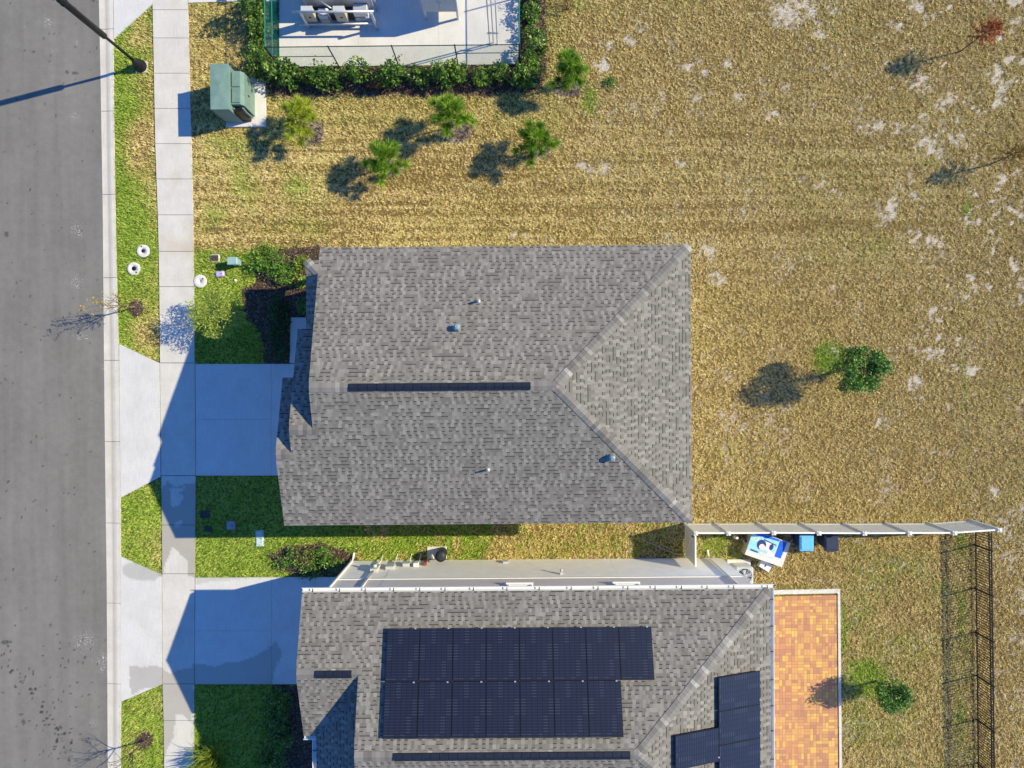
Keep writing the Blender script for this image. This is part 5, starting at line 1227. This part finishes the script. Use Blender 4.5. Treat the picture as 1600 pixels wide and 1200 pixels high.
# ------------------------------------------------------------------ along the side wall of the neighbour
q = P(691.5, 861); t = thing('water_softener', 'black round drum with a pale hose on a white pad by the side wall', 'drum', q)
m = MB(); m.box((-.24, -.05, .02), (.86, .52, .1), bevel=.01); m.build('pad', 'slab', t)
m = MB(); m.lathe((0, -.02, .07), [(.2, 0), (.225, .04), (.23, .7), (.24, .72), (.24, .78), (.2, .8)], 24); d_ = m.build('body', 'navyblack', t); m = MB(); m.lathe((0, -.02, .86), [(.19, 0), (.185, .03), (.1, .05), (.01, .055)], 20); m.build('lid', 'lid', t)
m = MB(); m.tube([(-.3, -.28, .06), (-.31, -.2, .6), (-.3, -.08, .86), (-.36, .06, .86), (-.42, -.02, .7), (-.43, -.26, .3)], .03, 8); m.build('hose', 'pvc', t)
q = P(1165.5, 902); q2 = P(1164, 901, .82); t = thing('air_conditioner', 'pale grey air conditioner with a fan on top beside the house corner', 'air conditioner', (P(1154.5, 892).x, P(1154.5, 892).y, 0))
m = MB(); m.box((-.02, .02, .02), (1.02, 1.0, .12), bevel=.01); m.build('pad', 'slab', t)
m = MB(); m.box((0, 0, .44), (.76, .76, .7), bevel=.05)
m.build('case', 'lightgrey', t)
for k in range(8): m = MB()
gl = MB()
for k in range(7):
    for s in (-1, 1): gl.box((s * .385, 0, .18 + .085 * k), (.012, .62, .03)); gl.box((0, s * .385, .18 + .085 * k), (.62, .012, .03))
gl.build('louvers', 'steel', t)
m = MB(); m.lathe((0, 0, .79), [(.31, 0), (.31, .012), (.02, .012)], 28); m.build('fan_well', 'navyblack', t)
m = MB()
for k in range(5):
    a = k * 1.2566; m.add([(.07 * math.cos(a), .07 * math.sin(a), .806), (.27 * math.cos(a + .1), .27 * math.sin(a + .1), .806), (.27 * math.cos(a + .62), .27 * math.sin(a + .62), .83), (.07 * math.cos(a + .9), .07 * math.sin(a + .9), .825)], [(0, 1, 2, 3)])
m.lathe((0, 0, .8), [(.08, 0), (.08, .04), (.05, .05)], 14); m.build('fan', 'steel', t)
m = MB()
for k in range(6): a = k * math.pi / 6; m.box((0, 0, .85), (.66, .014, .012), a)
for r in (.12, .2, .27, .33): m.tube([(r * math.cos(u * .2618), r * math.sin(u * .2618), .85) for u in range(25)], .006, 4, caps=False)
m.build('guard', 'steel', t)

# ------------------------------------------------------------------ vinyl fence with gate
pp_ = [(1070, 818.5), (1118, 818.5), (1184.5, 818), (1251, 818.3), (1318, 818.6), (1384, 818.3), (1450, 818), (1516, 813.5)]
pts = [P(*p) for p in pp_]; t = thing('vinyl_fence', 'beige vinyl privacy fence running from the house corner out into the field', 'fence', (pts[0].x, pts[0].y, 0)); HV = 1.83
for p in pts:
    m = MB(); m.box((p.x, p.y, HV / 2 + .02), (.127, .127, HV + .04)); po_ = m.build('post', 'vinyl', t, True); m = MB(); m.box((p.x, p.y, HV + .055), (.17, .17, .03)); m.lathe((p.x, p.y, HV + .07), [(.1, 0), (.05, .025), (.005, .035)], 4); m.build('post_cap', 'white', po_, True)
def vpanel(a, b):
    d = b - a; L = d.length - .13; ang = math.atan2(d.y, d.x); c = (a + b) / 2; m = MB(); n = max(2, int(L / .165))
    u = d.normalized()
    for i in range(n):
        q = a + u * (.065 + L * (i + .5) / n); m.box((q.x, q.y, HV / 2), (L / n - .006, .022, HV - .12), ang)
    m.box((c.x, c.y, .1), (L, .05, .14), ang); o = m.build('panel', 'vinyl', t, True)
    m = MB(); m.box((c.x, c.y, HV - .04), (L, .055, .1), ang); m.build('top_rail', 'vinyl_lit', o, True)
for a, b in zip(pts, pts[1:]): vpanel(a, b)
gend = Vector((pts[0].x + .02, yw + .12, 0)); ga = pts[0] - Vector((0, .09, 0)); d = gend - ga
t2 = thing('vinyl_gate', 'beige vinyl gate closing the gap between the fence corner and the side wall', 'gate', (ga.x, ga.y, 0)); L = d.length; yc = (ga.y + gend.y) / 2
m = MB(); n = 8
for i in range(n): m.box((ga.x, ga.y + d.y * (i + .5) / n, HV / 2 + .02), (.022, L / n - .006, HV - .14))
m.build('panel', 'vinyl', t2, True)
for z in (.14, HV - .05): m = MB(); m.box((ga.x, yc, z), (.055, L, .1)); m.build('gate_rail', 'vinyl_lit', t2, True)
m = MB(); m.box((ga.x - .04, ga.y - .12, 1.5), (.04, .05, .22)); m.build('latch', 'black', t2, True)
m = MB(); m.tube([(ga.x - .045, ga.y - .1, HV - .25), (ga.x - .045, gend.y + .1, .25)], .015, 6); m.build('brace', 'vinyl_lit', t2, True)
q = P(1005, 868); t = thing('garden_hose', 'pale hose lying across the shaded grass by the gate', 'hose', q)
m = MB(); m.tube([P(1003, 842) - q + Vector((0, 0, .05)), P(1030, 855) - q + Vector((0, 0, .05)), P(1055, 865) - q + Vector((0, 0, .06)), P(1068, 866) - q + Vector((0, 0, .1))], .012, 6); m.build('line', 'rope', t)
m = MB(); m.tube([P(1068, 866) - q + Vector((0, 0, .1)), P(1066, 870) - q + Vector((0, 0, .3))], .018, 6); m.build('nozzle', 'pvc', t)

# ------------------------------------------------------------------ black picket fence
fy = [822.5, 851, 919, 987.5, 1055, 1123.5, 1192, 1261, 1330, 1399]; pts = [P(np.interp(y, [820, 1140, 1400], [1522, 1526, 1528.5]), y) for y in fy]; HB = 1.13
t = thing('picket_fence', 'black metal picket fence down the right side of the back yard', 'fence', (pts[0].x, pts[0].y, 0))
for p in pts[1:]:
    m = MB(); m.box((p.x, p.y, HB / 2 + .02), (.065, .065, HB + .04)); po_ = m.build('post', 'black', t, True); m = MB(); m.box((p.x, p.y, HB + .05), (.066, .066, .02)); m.build('post_cap', 'black', po_, True)
for a, b in zip(pts, pts[1:]):
    d = b - a; L = d.length; ang = math.atan2(d.y, d.x); c = (a + b) / 2; u = d.normalized(); m = MB(); n = max(3, round(L / .112))
    for i in range(1, n): q = a + u * (L * i / n); m.box((q.x, q.y, HB / 2 + .02), (.024, .024, HB - .06), ang)
    o = m.build('pickets', 'black', t, True)
    for z in (.1, HB - .16, HB - .01): m = MB(); m.box((c.x, c.y, z), (L - .056, .042, .04), ang); m.build('rail', 'black', o, True)

# ------------------------------------------------------------------ things kept behind the fence
def cart(px, py, lid, body, label, rz):
    q = P(px, py); t = thing('trash_cart', label, 'trash cart', q, rz, 'trash carts behind the vinyl fence')
    m = MB(); m.box((0, 0, .5), (.56, .6, .88), taper=.76, bevel=.05); m.build('body', body, t)
    m = MB(); m.box((0, -.01, .965), (.6, .7, .05), bevel=.025); m.box((0, -.01, 1.0), (.5, .56, .04), bevel=.02); l = m.build('lid', lid, t); m = MB(); m.box((0, -.36, .965), (.3, .03, .04)); m.build('lip', body, l)
    m = MB(); m.tube([(-.24, .3, .92), (-.24, .4, .95), (.24, .4, .95), (.24, .3, .92)], .018, 8); m.build('handle', body, t)
    for s in (-1, 1): m = MB(); m.tube([(s * .26 - .04, .26, .13), (s * .26 + .04, .26, .13)], .13, 14); w_ = m.build('wheel', 'black', t); m = MB(); m.tube([(s * .26 - .046, .26, .13), (s * .26 + .046, .26, .13)], .06, 10); m.build('hub', 'steel', w_)
cart(1246, 840, 'bluelid', 'navy', 'trash cart with a sky blue lid', 0.0)
cart(1283.5, 840, 'navylid', 'navylid', 'trash cart with a dark navy lid', 0.0)
hz = .52; q = P(1199.5, 857.5, hz); rz = R(-19.5); t = thing('carton', 'large printed blue and white box lying flat behind the fence', 'box', (q.x, q.y, 0), rz)
lx, ly = 1.72, 1.12
m = MB(); m.box((0, 0, hz / 2), (lx, ly, hz), bevel=.012); m.build('body', 'carton', t)
m = MB(); m.box((0, 0, hz + .003), (lx - .02, ly - .02, .008)); tp = m.build('printed_top', 'pvc', t)
def ink(poly, mt, z): m = MB(); m.prism(poly, hz + z, hz + z + .002); m.build('print', mt, tp)
ink([(-.85, -.33), (.30, -.33), (.36, .53), (-.85, .53)], 'cyan', .009); ink([(.38, -.22), (.66, -.22), (.70, .53), (.38, .53)], 'royal', .0092); ink([(-.66, .40), (-.85, .545), (.36, .545), (.36, .46)], 'royal', .0125)
def disc(cx, cy, rx, ry, mt, z, n=18): ink([(cx + rx * math.cos(i * 6.2832 / n), cy + ry * math.sin(i * 6.2832 / n)) for i in range(n)], mt, z)
disc(-.32, .08, .2, .22, 'ink', .0112); disc(-.26, .0, .13, .13, 'pinkink', .0124); disc(0, .1, .2, .2, 'pinkink', .0112); disc(.12, .12, .09, .14, 'ink', .0132); disc(-.62, .3, .13, .17, 'pvc', .0112); disc(-.62, .3, .08, .11, 'cyan', .0132); disc(.18, -.18, .16, .12, 'pinkink', .0144)
ink([(-.28, .3), (.3, .24), (.3, .28), (-.28, .35)], 'ink', .0145); ink([(-.7, -.3), (-.35, -.31), (-.35, -.25), (-.7, -.23)], 'ink', .0112); ink([(-.25, -.32), (.2, -.32), (.2, -.24), (-.25, -.23)], 'pvc', .0112)
for k in range(3): ink([(-.55 + .1 * k, -.2 + .03 * k), (.05 + .05 * k, -.24 + .03 * k), (.05 + .05 * k, -.225 + .03 * k), (-.55 + .1 * k, -.185 + .03 * k)], 'pvc', .0166)
q = P(1196, 884, .22); t = thing('small_carton', 'small white carton leaning at the lower edge of the large printed box', 'box', (q.x, q.y, 0), -.55)
m = MB(); m.box((0, 0, .13), (.5, .34, .26), bevel=.01); m.build('body', 'white', t); m = MB(); m.box((-.02, 0, .263), (.06, .1, .006)); m.build('label_patch', 'lid', t)
for i, (px, py, mt, lb) in enumerate(((1148, 838, 'white', 'white jar left of the large printed box'), (1155, 841, 'red', 'dull red jar beside the large printed box'), (1162, 843, 'lightgrey', 'grey jar touching the large printed box'))):
    q = P(px, py); t = thing('jar', lb, 'jar', q, 0, 'jars by the fence'); m = MB(); m.lathe((0, 0, 0), [(.075, 0), (.085, .02), (.085, .2), (.06, .25), (.06, .27)], 14); m.build('body', mt, t); m = MB(); m.lathe((0, 0, .27), [(.065, 0), (.065, .04), (.02, .045)], 12); m.build('cap', 'lid' if i else 'white', t)
